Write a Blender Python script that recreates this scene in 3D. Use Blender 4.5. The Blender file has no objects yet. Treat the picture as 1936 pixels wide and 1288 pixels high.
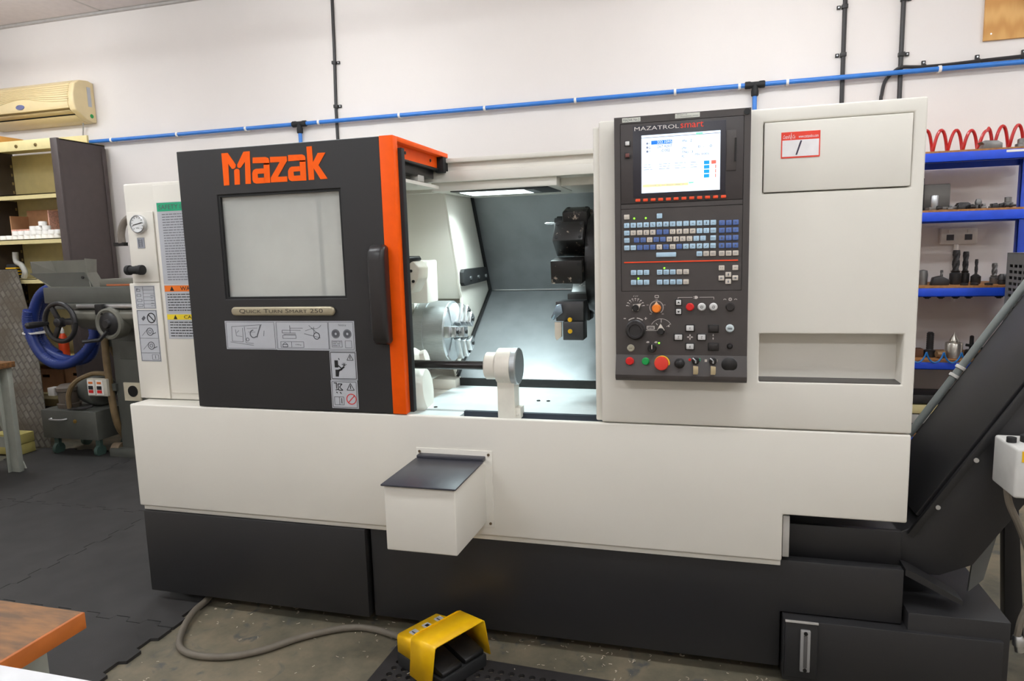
import bpy, bmesh, math, random
from mathutils import Vector, Matrix, Euler
random.seed(7)
R = math.radians
PI = math.pi

# ------------------------------------------------------------------ camera
scn = bpy.context.scene
col = scn.collection
cam_d = bpy.data.cameras.new('camera')
cam_o = bpy.data.objects.new('camera', cam_d)
col.objects.link(cam_o)
YAW, PITCH, ROLL = 0.271058, 0.134369, -0.028814
_f = Vector((-math.sin(YAW)*math.cos(PITCH), math.cos(YAW)*math.cos(PITCH), -math.sin(PITCH)))
_r = Vector((math.cos(YAW), math.sin(YAW), 0))
_u = _r.cross(_f)
_r2 = math.cos(ROLL)*_r + math.sin(ROLL)*_u
_u2 = -math.sin(ROLL)*_r + math.cos(ROLL)*_u
m = Matrix((_r2, _u2, -_f)).transposed().to_4x4()
m.translation = (0, -2.178, 1.4168)
cam_o.matrix_world = m
cam_d.sensor_width = 36
cam_d.lens = 1296.32/1936*36
cam_d.clip_start = 0.02
scn.camera = cam_o

# ------------------------------------------------------------------ world, lights, exposure
w = bpy.data.worlds.new('world')
scn.world = w
w.use_nodes = True
w.node_tree.nodes['Background'].inputs[0].default_value = (1, 0.97, 0.95, 1)
w.node_tree.nodes['Background'].inputs[1].default_value = 0.0      # closed room: no daylight
scn.view_settings.view_transform = 'Standard'
scn.view_settings.look = 'None'
scn.view_settings.exposure = 0.0
scn.view_settings.gamma = 1.0
scn.view_settings.use_curve_mapping = False
CEIL = 3.46
WALL = 2.75
LAMP_COL = (0.905, 0.965, 1.0)
LAMPS = [(x, y) for y in (-3.4, -1.0, 1.4) for x in (-5.2, -2.4, 0.4, 3.2)]
LAMP_E = 28.0     # all fittings are alike
def lamp_material(strength):
    M = bpy.data.materials.new('fluorescent_diffuser'); M.use_nodes = True
    b = M.node_tree.nodes['Principled BSDF']
    b.inputs['Base Color'].default_value = (.8, .8, .8, 1)
    b.inputs['Emission Color'].default_value = LAMP_COL+(1,)
    b.inputs['Emission Strength'].default_value = strength
    return M
LAMP_M = lamp_material(LAMP_E)

# ------------------------------------------------------------------ materials
def lin(c):
    c = c/255.0
    return c/12.92 if c <= 0.04045 else ((c+0.055)/1.055)**2.4
def rgb(c): return (lin(c[0]), lin(c[1]), lin(c[2]), 1)
MATS = {}
def mat(name, c, rough=0.5, metal=0.0, var=0.05, scale=18.0, bump=0.0, bscale=200.0, emit=0.0, spec=0.5, c2=None, stretch=None, coat=0.0):
    if name in MATS: return MATS[name]
    M = bpy.data.materials.new(name); M.use_nodes = True
    nt = M.node_tree; b = nt.nodes['Principled BSDF']
    tc = nt.nodes.new('ShaderNodeTexCoord')
    mp = nt.nodes.new('ShaderNodeMapping')
    if stretch: mp.inputs['Scale'].default_value = stretch
    nt.links.new(tc.outputs['Object'], mp.inputs['Vector'])
    nz = nt.nodes.new('ShaderNodeTexNoise'); nz.inputs['Scale'].default_value = scale; nz.inputs['Detail'].default_value = 5
    nt.links.new(mp.outputs[0], nz.inputs['Vector'])
    rp = nt.nodes.new('ShaderNodeValToRGB')
    base = rgb(c)
    if c2: a, d = rgb(c), rgb(c2)
    else:
        a = tuple(min(1, v*(1-var)) for v in base[:3])+(1,); d = tuple(min(1, v*(1+var)) for v in base[:3])+(1,)
    rp.color_ramp.elements[0].position = 0.35; rp.color_ramp.elements[1].position = 0.65
    rp.color_ramp.elements[0].color = a; rp.color_ramp.elements[1].color = d
    nt.links.new(nz.outputs['Fac'], rp.inputs[0])
    nt.links.new(rp.outputs[0], b.inputs['Base Color'])
    b.inputs['Roughness'].default_value = rough
    b.inputs['Metallic'].default_value = metal
    b.inputs['Specular IOR Level'].default_value = spec
    b.inputs['Coat Weight'].default_value = coat
    if emit:
        nt.links.new(rp.outputs[0], b.inputs['Emission Color'])
        b.inputs['Emission Strength'].default_value = emit
    if bump:
        n2 = nt.nodes.new('ShaderNodeTexNoise'); n2.inputs['Scale'].default_value = bscale; n2.inputs['Detail'].default_value = 3
        nt.links.new(mp.outputs[0], n2.inputs['Vector'])
        bp = nt.nodes.new('ShaderNodeBump'); bp.inputs['Strength'].default_value = bump; bp.inputs['Distance'].default_value = 0.002
        nt.links.new(n2.outputs['Fac'], bp.inputs['Height']); nt.links.new(bp.outputs[0], b.inputs['Normal'])
    MATS[name] = M
    return M

wall_m = mat('wall_paint', (228, 221, 216), 0.85, var=0.02, scale=1.2, bump=0.15, bscale=120)
ceil_m = mat('ceiling_tile', (214, 204, 202), 0.9, var=0.03, bump=0.3, bscale=300)
trim_m = mat('ceiling_trim', (185, 180, 176), 0.6)
white_m = mat('machine_white', (224, 219, 209), 0.45, var=0.012, scale=3, bump=0.05, bscale=900)
inner_m = white_m
black_m = mat('machine_black', (40, 39, 40), 0.42, var=0.06, scale=3, bump=0.06, bscale=900)
base_m = black_m
dark_m = mat('dark_gap', (22, 22, 23), 0.7)
orange_m = mat('orange_paint', (250, 92, 6), 0.5, var=0.03, spec=0.2)
logo_m = mat('logo_orange', (255, 98, 10), 0.55, var=0.02, spec=0.2)
cons_m = mat('console_grey', (68, 62, 60), 0.5, var=0.05, bump=0.08, bscale=700)
cons2_m = mat('console_inset', (60, 54, 53), 0.5, var=0.05)
line_m = mat('groove_dark', (30, 27, 26), 0.7)
chrome_m = mat('bright_steel', (206, 208, 210), 0.32, 1.0, var=0.05)
steel_m = mat('brushed_steel', (186, 190, 192), 0.42, 0.9, var=0.1, scale=30, stretch=(1, 20, 20))
sheet_m = mat('stainless_cover', (130, 132, 134), 0.42, 0.5, var=0.08, scale=8)
tool_m = mat('tool_black', (34, 33, 33), 0.35, 0.4, var=0.15, scale=40, bump=0.2, bscale=150)
rubber_m = mat('black_rubber', (28, 28, 29), 0.7)
sticker_m = mat('sticker_silver', (186, 188, 194), 0.4, 0.1, var=0.02)
print_m = mat('print_grey', (85, 86, 92), 0.6)
printk_m = mat('print_black', (25, 24, 25), 0.6)
red_m = mat('signal_red', (214, 30, 28), 0.4)
redl_m = mat('red_print', (232, 60, 38), 0.4)
green_m = mat('signal_green', (20, 150, 72), 0.4)
greenl_m = mat('sign_green', (34, 168, 122), 0.5)
yellow_m = mat('signal_yellow', (240, 186, 20), 0.4)
yel_m = mat('pedal_yellow', (255, 196, 14), 0.38, var=0.06, scale=25)
signor_m = mat('sign_orange', (238, 120, 30), 0.5)
signye_m = mat('sign_yellow', (236, 208, 40), 0.5)
pipe_m = mat('blue_pipe', (56, 122, 204), 0.35)
rackb_m = mat('rack_blue', (24, 74, 208), 0.45, var=0.06)
wood_m = mat('chipboard', (176, 122, 70), 0.7, c2=(150, 100, 55), scale=60)
cream_m = mat('cabinet_cream', (214, 198, 144), 0.5, var=0.04)
brown_m = mat('cabinet_brown', (72, 62, 60), 0.5, var=0.05)
grind_m = mat('grinder_grey', (82, 83, 77), 0.5, var=0.1, scale=8)
grindl_m = mat('grinder_light', (108, 106, 96), 0.5, var=0.1, scale=8)
hose_m = mat('hose_blue', (28, 50, 118), 0.4)
card_m = mat('cardboard', (176, 130, 92), 0.85, var=0.08)
plast_m = mat('white_plastic', (238, 234, 228), 0.45)
cable_m = mat('cable_grey', (112, 104, 92), 0.6, var=0.08)
blackcable_m = mat('cable_black', (44, 41, 41), 0.5)
keyb_m = mat('key_pale_blue', (178, 206, 226), 0.5, var=0.02)
keyd_m = mat('key_deep_blue', (86, 112, 172), 0.5, var=0.03)
keyw_m = mat('key_ivory', (206, 196, 184), 0.5, var=0.02)
led_m = mat('led_green', (120, 255, 40), 0.4, emit=3.0)
tube_m = mat('lamp_tube', (236, 252, 255), 0.4, emit=4.0)
screen_m = mat('screen_glow', (222, 236, 252), 0.3, emit=0.72, var=0.01)
scr_blue = mat('screen_blue', (30, 110, 200), 0.3, emit=0.8)
scr_cyan = mat('screen_cyan', (10, 140, 205), 0.3, emit=0.8)
scr_red = mat('screen_red', (244, 100, 84), 0.3, emit=0.8)
scr_pink = mat('screen_peach', (250, 222, 196), 0.3, emit=0.8)
scr_yel = mat('screen_sand', (244, 214, 150), 0.3, emit=0.8)
scr_green = mat('screen_green', (120, 230, 170), 0.3, emit=0.8)
scr_txt = mat('screen_text', (96, 102, 130), 0.3, emit=0.3)
grey_m = mat('light_grey', (176, 172, 166), 0.5)
gold_m = mat('champagne_metal', (176, 166, 142), 0.35, 0.55, var=0.03)
glassy_m = mat('gauge_glass', (225, 226, 226), 0.12, coat=0.5)
teal_m = mat('teal_plastic', (90, 190, 165), 0.5)
pink_m = mat('red_print_card', (224, 170, 150), 0.8, var=0.2, scale=90)
hosebr_m = mat('hose_brown', (112, 92, 62), 0.6, var=0.15)
benchw_m = mat('bench_wood', (146, 100, 56), 0.55, c2=(98, 72, 48), scale=14, stretch=(1, 4, 4))
benche_m = mat('bench_edge', (178, 96, 34), 0.55, var=0.1, scale=20)
legg_m = mat('bench_leg_grey', (150, 152, 142), 0.5)
coilr_m = mat('coil_red', (190, 36, 34), 0.3, coat=0.3)
coilb_m = mat('coil_blue', (30, 110, 180), 0.3, coat=0.3)

def floor_material():
    M = bpy.data.materials.new('concrete_floor'); M.use_nodes = True
    nt = M.node_tree; b = nt.nodes['Principled BSDF']
    tc = nt.nodes.new('ShaderNodeTexCoord')
    n1 = nt.nodes.new('ShaderNodeTexNoise'); n1.inputs['Scale'].default_value = 3.5; n1.inputs['Detail'].default_value = 9; n1.inputs['Roughness'].default_value = 0.65
    n2 = nt.nodes.new('ShaderNodeTexNoise'); n2.inputs['Scale'].default_value = 9; n2.inputs['Detail'].default_value = 8; n2.inputs['Distortion'].default_value = 1.2
    r1 = nt.nodes.new('ShaderNodeValToRGB'); e = r1.color_ramp.elements
    e[0].position = 0.32; e[0].color = rgb((84, 82, 70)); e[1].position = 0.68; e[1].color = rgb((140, 126, 104))
    m1 = e.new(0.5); m1.color = rgb((116, 108, 90))
    r2 = nt.nodes.new('ShaderNodeValToRGB'); e = r2.color_ramp.elements
    e[0].position = 0.58; e[0].color = (0, 0, 0, 1); e[1].position = 0.7; e[1].color = (1, 1, 1, 1)
    mx = nt.nodes.new('ShaderNodeMixRGB'); mx.inputs[2].default_value = rgb((84, 84, 82))
    for n in (n1, n2): nt.links.new(tc.outputs['Object'], n.inputs['Vector'])
    nt.links.new(n1.outputs['Fac'], r1.inputs[0]); nt.links.new(n2.outputs['Fac'], r2.inputs[0])
    nt.links.new(r2.outputs[0], mx.inputs[0]); nt.links.new(r1.outputs[0], mx.inputs[1])
    nt.links.new(mx.outputs[0], b.inputs['Base Color'])
    b.inputs['Roughness'].default_value = 0.6
    bp = nt.nodes.new('ShaderNodeBump'); bp.inputs['Strength'].default_value = 0.25; bp.inputs['Distance'].default_value = 0.01
    nt.links.new(n1.outputs['Fac'], bp.inputs['Height']); nt.links.new(bp.outputs[0], b.inputs['Normal'])
    return M
floor_m = floor_material()
mat_m = mat('rubber_mat', (48, 46, 45), 0.7, var=0.18, scale=6, bump=0.25, bscale=250)
holemat_m = mat('drain_mat', (44, 41, 41), 0.65, var=0.1, bump=0.2, bscale=200)

def worn_material():
    M = bpy.data.materials.new('worn_black'); M.use_nodes = True
    nt = M.node_tree; b = nt.nodes['Principled BSDF']
    tc = nt.nodes.new('ShaderNodeTexCoord'); nz = nt.nodes.new('ShaderNodeTexNoise'); nz.inputs['Scale'].default_value = 26; nz.inputs['Detail'].default_value = 9; nz.inputs['Roughness'].default_value = .7
    rp = nt.nodes.new('ShaderNodeValToRGB'); e = rp.color_ramp.elements
    e[0].position = .60; e[0].color = rgb((36, 34, 33)); e[1].position = .66; e[1].color = rgb((176, 160, 146))
    nt.links.new(tc.outputs['Object'], nz.inputs[0]); nt.links.new(nz.outputs['Fac'], rp.inputs[0]); nt.links.new(rp.outputs[0], b.inputs['Base Color'])
    b.inputs['Roughness'].default_value = .4; b.inputs['Metallic'].default_value = .3
    return M
worn_m = worn_material()

def tread_material():
    M = bpy.data.materials.new('tread_plate'); M.use_nodes = True
    nt = M.node_tree; b = nt.nodes['Principled BSDF']
    tc = nt.nodes.new('ShaderNodeTexCoord')
    mp = nt.nodes.new('ShaderNodeMapping'); mp.inputs['Scale'].default_value = (12, 12, 12); mp.inputs['Rotation'].default_value = (0, 0, R(45))
    nt.links.new(tc.outputs['UV'], mp.inputs[0])
    br = nt.nodes.new('ShaderNodeTexBrick'); br.inputs['Scale'].default_value = 1.0; br.inputs['Mortar Size'].default_value = 0.09; br.inputs['Brick Width'].default_value = 0.9; br.inputs['Row Height'].default_value = 0.5
    br.inputs[1].default_value = rgb((136, 132, 124)); br.inputs[2].default_value = rgb((112, 108, 100)); br.inputs[3].default_value = rgb((92, 88, 82))
    nt.links.new(mp.outputs[0], br.inputs[0])
    nz = nt.nodes.new('ShaderNodeTexNoise'); nz.inputs['Scale'].default_value = 3; nz.inputs['Detail'].default_value = 6
    nt.links.new(tc.outputs['Object'], nz.inputs[0])
    mx = nt.nodes.new('ShaderNodeMixRGB'); mx.inputs[2].default_value = rgb((92, 84, 72))
    rp = nt.nodes.new('ShaderNodeValToRGB'); rp.color_ramp.elements[0].position = 0.4; rp.color_ramp.elements[1].position = 0.62
    nt.links.new(nz.outputs['Fac'], rp.inputs[0]); nt.links.new(rp.outputs[0], mx.inputs[0])
    nt.links.new(br.outputs[0], mx.inputs[1]); nt.links.new(mx.outputs[0], b.inputs['Base Color'])
    b.inputs['Metallic'].default_value = 0.5; b.inputs['Roughness'].default_value = 0.45
    bp = nt.nodes.new('ShaderNodeBump'); bp.inputs['Strength'].default_value = 0.6; bp.inputs['Distance'].default_value = 0.003
    nt.links.new(br.outputs['Fac'], bp.inputs['Height']); nt.links.new(bp.outputs[0], b.inputs['Normal'])
    return M
tread_m = tread_material()

def wood_grain(name, ca, cb, scale=4.0):
    M = bpy.data.materials.new(name); M.use_nodes = True
    nt = M.node_tree; b = nt.nodes['Principled BSDF']
    tc = nt.nodes.new('ShaderNodeTexCoord')
    mp = nt.nodes.new('ShaderNodeMapping'); mp.inputs['Scale'].default_value = (3.5, 1, 0.55)
    wv = nt.nodes.new('ShaderNodeTexWave'); wv.wave_type = 'RINGS'; wv.inputs['Scale'].default_value = scale; wv.inputs['Distortion'].default_value = 3.5; wv.inputs['Detail'].default_value = 3
    rp = nt.nodes.new('ShaderNodeValToRGB'); rp.color_ramp.elements[0].color = rgb(ca); rp.color_ramp.elements[1].color = rgb(cb)
    nt.links.new(tc.outputs['Object'], mp.inputs[0]); nt.links.new(mp.outputs[0], wv.inputs[0])
    nt.links.new(wv.outputs['Fac'], rp.inputs[0]); nt.links.new(rp.outputs[0], b.inputs['Base Color'])
    b.inputs['Roughness'].default_value = 0.55
    return M
ply_m = wood_grain('plywood', (222, 172, 104), (202, 146, 78))

def pane_material():
    # scuffed polycarbonate: clear, with a thin haze of fine scratches on it
    M = bpy.data.materials.new('scuffed_pane'); M.use_nodes = True
    nt = M.node_tree; b = nt.nodes['Principled BSDF']; out = nt.nodes['Material Output']
    tc = nt.nodes.new('ShaderNodeTexCoord'); nz = nt.nodes.new('ShaderNodeTexNoise'); nz.inputs['Scale'].default_value = 7; nz.inputs['Detail'].default_value = 6
    nt.links.new(tc.outputs['Object'], nz.inputs[0])
    b.inputs['Base Color'].default_value = rgb((226, 227, 222)); b.inputs['Roughness'].default_value = .15
    mr = nt.nodes.new('ShaderNodeMapRange'); mr.inputs[3].default_value = .34; mr.inputs[4].default_value = .46
    nt.links.new(nz.outputs['Fac'], mr.inputs[0])
    tr = nt.nodes.new('ShaderNodeBsdfTransparent'); mx = nt.nodes.new('ShaderNodeMixShader')
    nt.links.new(mr.outputs[0], mx.inputs[0]); nt.links.new(tr.outputs[0], mx.inputs[1]); nt.links.new(b.outputs[0], mx.inputs[2]); nt.links.new(mx.outputs[0], out.inputs[0])
    return M
pane_m = pane_material()

# ------------------------------------------------------------------ geometry helpers
def perp(d):
    a = Vector((0, 0, 1)) if abs(d.z) < 0.9 else Vector((1, 0, 0))
    u = d.cross(a).normalized(); return u, d.cross(u).normalized()

class MB:
    def __init__(s): s.v = []; s.f = []
    def add(s, vs, fs):
        o = len(s.v); s.v += [tuple(q) for q in vs]; s.f += [tuple(i+o for i in f) for f in fs]; return s
    def box(s, x0, x1, y0, y1, z0, z1):
        return s.add([(x0,y0,z0),(x1,y0,z0),(x1,y1,z0),(x0,y1,z0),(x0,y0,z1),(x1,y0,z1),(x1,y1,z1),(x0,y1,z1)],
                     [(0,3,2,1),(4,5,6,7),(0,1,5,4),(1,2,6,5),(2,3,7,6),(3,0,4,7)])
    def cyl(s, p0, p1, r0, r1=None, n=20, cap=True):
        if r1 is None: r1 = r0
        p0 = Vector(p0); p1 = Vector(p1); u, v = perp((p1-p0).normalized())
        a = []
        for p, r in ((p0, r0), (p1, r1)):
            for i in range(n):
                t = 2*PI*i/n; a.append(p + r*(math.cos(t)*u + math.sin(t)*v))
        fs = [(i, (i+1) % n, n+(i+1) % n, n+i) for i in range(n)]
        if cap: fs += [tuple(range(n-1, -1, -1)), tuple(range(n, 2*n))]
        return s.add(a, fs)
    def lathe(s, p, d, prof, n=24):
        """prof: list of (distance along d, radius)"""
        p = Vector(p); d = Vector(d).normalized(); u, v = perp(d); a = []
        for t, r in prof:
            for i in range(n):
                q = 2*PI*i/n; a.append(p + d*t + max(r, 1e-4)*(math.cos(q)*u + math.sin(q)*v))
        k = len(prof)
        fs = [(j*n+i, j*n+(i+1) % n, (j+1)*n+(i+1) % n, (j+1)*n+i) for j in range(k-1) for i in range(n)]
        fs += [tuple(range(n-1, -1, -1)), tuple(range((k-1)*n, k*n))]
        return s.add(a, fs)
    def tube(s, pts, r, n=8):
        pts = [Vector(p) for p in pts]; k = len(pts); a = []; u = None
        for i, p in enumerate(pts):
            d = (pts[min(i+1, k-1)] - pts[max(i-1, 0)]).normalized()
            if u is None: u, _ = perp(d)
            u = (u - d*u.dot(d)).normalized(); v = d.cross(u)
            rr = r[i] if isinstance(r, (list, tuple)) else r
            for j in range(n):
                t = 2*PI*j/n; a.append(p + rr*(math.cos(t)*u + math.sin(t)*v))
        fs = [(i*n+j, i*n+(j+1) % n, (i+1)*n+(j+1) % n, (i+1)*n+j) for i in range(k-1) for j in range(n)]
        fs += [tuple(range(n-1, -1, -1)), tuple(range((k-1)*n, k*n))]
        return s.add(a, fs)
    def prism(s, poly, axis, a, b):
        """poly in the two other axes in order (x:(y,z), y:(x,z), z:(x,y))"""
        def P(q, t): return {'x': (t, q[0], q[1]), 'y': (q[0], t, q[1]), 'z': (q[0], q[1], t)}[axis]
        n = len(poly)
        return s.add([P(q, a) for q in poly]+[P(q, b) for q in poly],
                     [tuple(range(n)), tuple(range(2*n-1, n-1, -1))]+[(i, n+i, n+(i+1) % n, (i+1) % n) for i in range(n)])
    def panel(s, xs, zs, holes, y0, y1):
        """plate in the XZ plane with rectangular holes (cells listed as (i,j))"""
        nx, nz = len(xs), len(zs); idx = {}
        vs = []
        for k, y in enumerate((y0, y1)):
            for j in range(nz):
                for i in range(nx): idx[(k, i, j)] = len(vs); vs.append((xs[i], y, zs[j]))
        fs = []
        solid = lambda i, j: 0 <= i < nx-1 and 0 <= j < nz-1 and (i, j) not in holes
        for i in range(nx-1):
            for j in range(nz-1):
                if not solid(i, j): continue
                g = lambda k, a, b: idx[(k, a, b)]
                fs.append((g(0,i,j), g(0,i+1,j), g(0,i+1,j+1), g(0,i,j+1)))
                fs.append((g(1,i,j+1), g(1,i+1,j+1), g(1,i+1,j), g(1,i,j)))
                if not solid(i-1, j): fs.append((g(0,i,j), g(0,i,j+1), g(1,i,j+1), g(1,i,j)))
                if not solid(i+1, j): fs.append((g(0,i+1,j), g(1,i+1,j), g(1,i+1,j+1), g(0,i+1,j+1)))
                if not solid(i, j-1): fs.append((g(0,i,j), g(1,i,j), g(1,i+1,j), g(0,i+1,j)))
                if not solid(i, j+1): fs.append((g(0,i,j+1), g(0,i+1,j+1), g(1,i+1,j+1), g(1,i,j+1)))
        return s.add(vs, fs)
    def bar(s, x0, z0, x1, z1, w, y0, y1):
        """flat line from (x0,z0) to (x1,z1) of width w in the XZ plane"""
        dx, dz = x1-x0, z1-z0; L = math.hypot(dx, dz) or 1e-6; nx, nz = -dz/L*w/2, dx/L*w/2
        return s.prism([(x0-nx, z0-nz), (x1-nx, z1-nz), (x1+nx, z1+nz), (x0+nx, z0+nz)], 'y', y0, y1)
    def ring(s, x, z, r, wd, y0, y1, n=24, a0=0, a1=360):
        for i in range(n):
            a = R(a0+(a1-a0)*i/n); b = R(a0+(a1-a0)*(i+1)/n)
            s.prism([(x+(r-wd/2)*math.cos(a), z+(r-wd/2)*math.sin(a)), (x+(r+wd/2)*math.cos(a), z+(r+wd/2)*math.sin(a)),
                     (x+(r+wd/2)*math.cos(b), z+(r+wd/2)*math.sin(b)), (x+(r-wd/2)*math.cos(b), z+(r-wd/2)*math.sin(b))], 'y', y0, y1)
        return s
    def xf(s, M, start=0):
        s.v[start:] = [tuple(M @ Vector(q)) for q in s.v[start:]]; return s
    def mesh(s, name, mt, bevel=0, seg=2, smooth=True, off=(0, 0, 0), angle=0.7):
        me = bpy.data.meshes.new(name)
        me.from_pydata([(q[0]-off[0], q[1]-off[1], q[2]-off[2]) for q in s.v], [], s.f)
        bm = bmesh.new(); bm.from_mesh(me)
        bmesh.ops.recalc_face_normals(bm, faces=bm.faces)
        if bevel:
            ed = [e for e in bm.edges if len(e.link_faces) == 2 and e.calc_face_angle(0) > 0.4]
            bmesh.ops.bevel(bm, geom=ed, offset=bevel, segments=seg, profile=0.5, affect='EDGES', clamp_overlap=True)
        bm.to_mesh(me); bm.free()
        if smooth:
            me.polygons.foreach_set('use_smooth', [True]*len(me.polygons))
            me.set_sharp_from_angle(angle=angle)
        me.materials.append(mt)
        return me
    def build(s, name, mt, parent=None, local=False, **k):
        off = (0, 0, 0)
        if parent is not None and not local:
            q = parent
            while q.parent: q = q.parent
            off = tuple(q.location)
        me = s.mesh(name, mt, off=off, **k)
        o = bpy.data.objects.new(name, me); col.objects.link(o)
        if parent is not None: o.parent = parent
        else:
            # origin at the base of the thing
            xs = [v[0] for v in s.v]; ys = [v[1] for v in s.v]; zs = [v[2] for v in s.v]
            c = Vector(((min(xs)+max(xs))/2, (min(ys)+max(ys))/2, min(zs)))
            me.transform(Matrix.Translation(-c)); o.location = c
        return o

def thing(name, label, cat, loc=(0, 0, 0), rz=0, group=None):
    o = bpy.data.objects.new(name, None); col.objects.link(o)
    o.empty_display_size = 0.1
    o.location = loc; o.rotation_euler = (0, 0, rz)
    return tag(o, label, cat, group)
def tag(o, label, cat, group=None):
    o['label'] = label; o['category'] = cat
    if group: o['group'] = group
    return o
def struct(o): o['kind'] = 'structure'; return o
def inst(me, name, parent, loc):
    """a further piece that shares mesh data; loc in world space under a thing's root"""
    o = bpy.data.objects.new(name, me); col.objects.link(o)
    q = parent; off = Vector((0, 0, 0))
    while q is not None:
        if q.parent is None: off = Vector(q.location)
        q = q.parent
    o.location = Vector(loc)-off
    o.parent = parent
    return o

_tcache = {}
def text_verts(s, bold=0.0, smallcaps=False):
    key = (s, bold, smallcaps)
    if key in _tcache: return _tcache[key]
    cu = bpy.data.curves.new('lettering', 'FONT'); cu.body = s; cu.size = 1; cu.offset = bold; cu.resolution_u = 3
    if smallcaps:
        cu.small_caps_scale = 0.78
        for i in range(len(s)): cu.body_format[i].use_small_caps = True
    o = bpy.data.objects.new('lettering', cu); col.objects.link(o)
    dg = bpy.context.evaluated_depsgraph_get(); dg.update()
    me = bpy.data.meshes.new_from_object(o.evaluated_get(dg))
    v = [tuple(q.co) for q in me.vertices]; f = [tuple(p.vertices) for p in me.polygons]
    bpy.data.objects.remove(o); bpy.data.curves.remove(cu); bpy.data.meshes.remove(me)
    _tcache[key] = (v, f); return v, f
def text(mb, s, x0, x1, z0, z1, y, bold=0.0, smallcaps=False, slant=0.0):
    """lettering fitted to a rectangle of a front-facing (-Y) plane"""
    v, f = text_verts(s, bold, smallcaps)
    if not v: return mb
    ax, bx = min(q[0] for q in v), max(q[0] for q in v); ay, by = min(q[1] for q in v), max(q[1] for q in v)
    sx = (x1-x0)/max(bx-ax, 1e-6); sz = (z1-z0)/max(by-ay, 1e-6)
    return mb.add([(x0+(q[0]-ax)*sx+slant*(q[1]-ay)*sz, y, z0+(q[1]-ay)*sz) for q in v], f)

def smooth_path(pts, n=6):
    """Catmull-Rom through the points"""
    P = [Vector(p) for p in pts]; out = []
    for i in range(len(P)-1):
        a = P[max(i-1, 0)]; b = P[i]; c = P[i+1]; d = P[min(i+2, len(P)-1)]
        for k in range(n):
            t = k/n
            out.append(0.5*((2*b)+(-a+c)*t+(2*a-5*b+4*c-d)*t*t+(-a+3*b-3*c+d)*t**3))
    out.append(P[-1]); return out
def helix(p0, p1, r, turns, up=(0, 0, 1), per=16, squash=1.0):
    p0 = Vector(p0); p1 = Vector(p1); d = (p1-p0).normalized(); u = Vector(up); u = (u-d*u.dot(d)).normalized(); v = d.cross(u)
    n = int(turns*per)
    return [p0+(p1-p0)*(i/n)+r*(math.cos(2*PI*i/per)*u+squash*math.sin(2*PI*i/per)*v) for i in range(n+1)]

# ================================================================== THE ROOM
X0, X1, Y0 = -7.0, 4.6, -5.2
struct(MB().box(X0-0.15, X1+0.15, Y0-0.15, WALL+0.15, -0.12, 0).build('floor', floor_m))
struct(MB().box(X0-0.15, X1+0.15, WALL, WALL+0.15, 0, CEIL).build('wall_back', wall_m))
struct(MB().box(X0-0.15, X0, Y0, WALL, 0, CEIL).build('wall_left', wall_m))
struct(MB().box(X1, X1+0.15, Y0, WALL, 0, CEIL).build('wall_right', wall_m))
struct(MB().box(X0-0.15, X1+0.15, Y0-0.15, Y0, 0, CEIL).build('wall_front', wall_m))
ceiling = struct(MB().box(X0-0.15, X1+0.15, Y0-0.15, WALL+0.15, CEIL+0.012, CEIL+0.15).build('ceiling', trim_m))
# suspended ceiling: one tile per bay, T-bars between them
tx = [-6.0+1.2*i for i in range(-1, 10)]
ty = [2.71-0.6*i for i in range(0, 14)]
tile_me = MB().box(-0.59, 0.59, -0.29, 0.29, -0.006, 0.02).mesh('ceiling_tile', ceil_m, bevel=0.003, seg=1)
for i in range(len(tx)-1):
    for j in range(len(ty)-1):
        cx, cy = (tx[i]+tx[i+1])/2, (ty[j]+ty[j+1])/2
        if cx-0.6 < X0 or cx+0.6 > X1 or cy-0.3 < Y0: continue
        inst(tile_me, 'ceiling_tile', ceiling, (cx, cy, CEIL))
mb = MB()
for x in tx:
    if X0 < x < X1: mb.box(x-0.012, x+0.012, Y0, WALL, CEIL-0.003, CEIL+0.014)
for y in ty:
    if y > Y0: mb.box(X0, X1, y-0.012, y+0.012, CEIL-0.003, CEIL+0.014)
mb.build('ceiling_grid', trim_m, ceiling)
struct(MB().box(X0, X1, WALL-0.03, WALL, CEIL-0.02, CEIL+0.012).build('trim_1', trim_m))
# fluorescent fittings over the workshop
ZL = CEIL-0.38
for i, (lx, ly) in enumerate(LAMPS):
    t = thing('ceiling_light_offscreen', 'suspended white fluorescent batten light hanging from the tiled ceiling', 'ceiling light', (lx, ly, ZL), group='ceiling lights over the workshop')
    MB().prism([(ly-.035, ZL+.05), (ly+.035, ZL+.05), (ly+.03, ZL+.08), (ly-.03, ZL+.08)], 'x', lx-.62, lx+.62).build('housing', trim_m, t)
    MB().prism([(ly-.09, ZL+.05), (ly-.10, ZL+.02), (ly-.07, ZL-.01), (ly, ZL-.02), (ly+.07, ZL-.01), (ly+.10, ZL+.02), (ly+.09, ZL+.05)], 'x', lx-.60, lx+.60).build('diffuser', LAMP_M, t)
    for dx in (-.45, .45): MB().cyl((lx+dx, ly, ZL+.075), (lx+dx, ly, CEIL), .005, n=6).build('hanger', trim_m, t)

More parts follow.
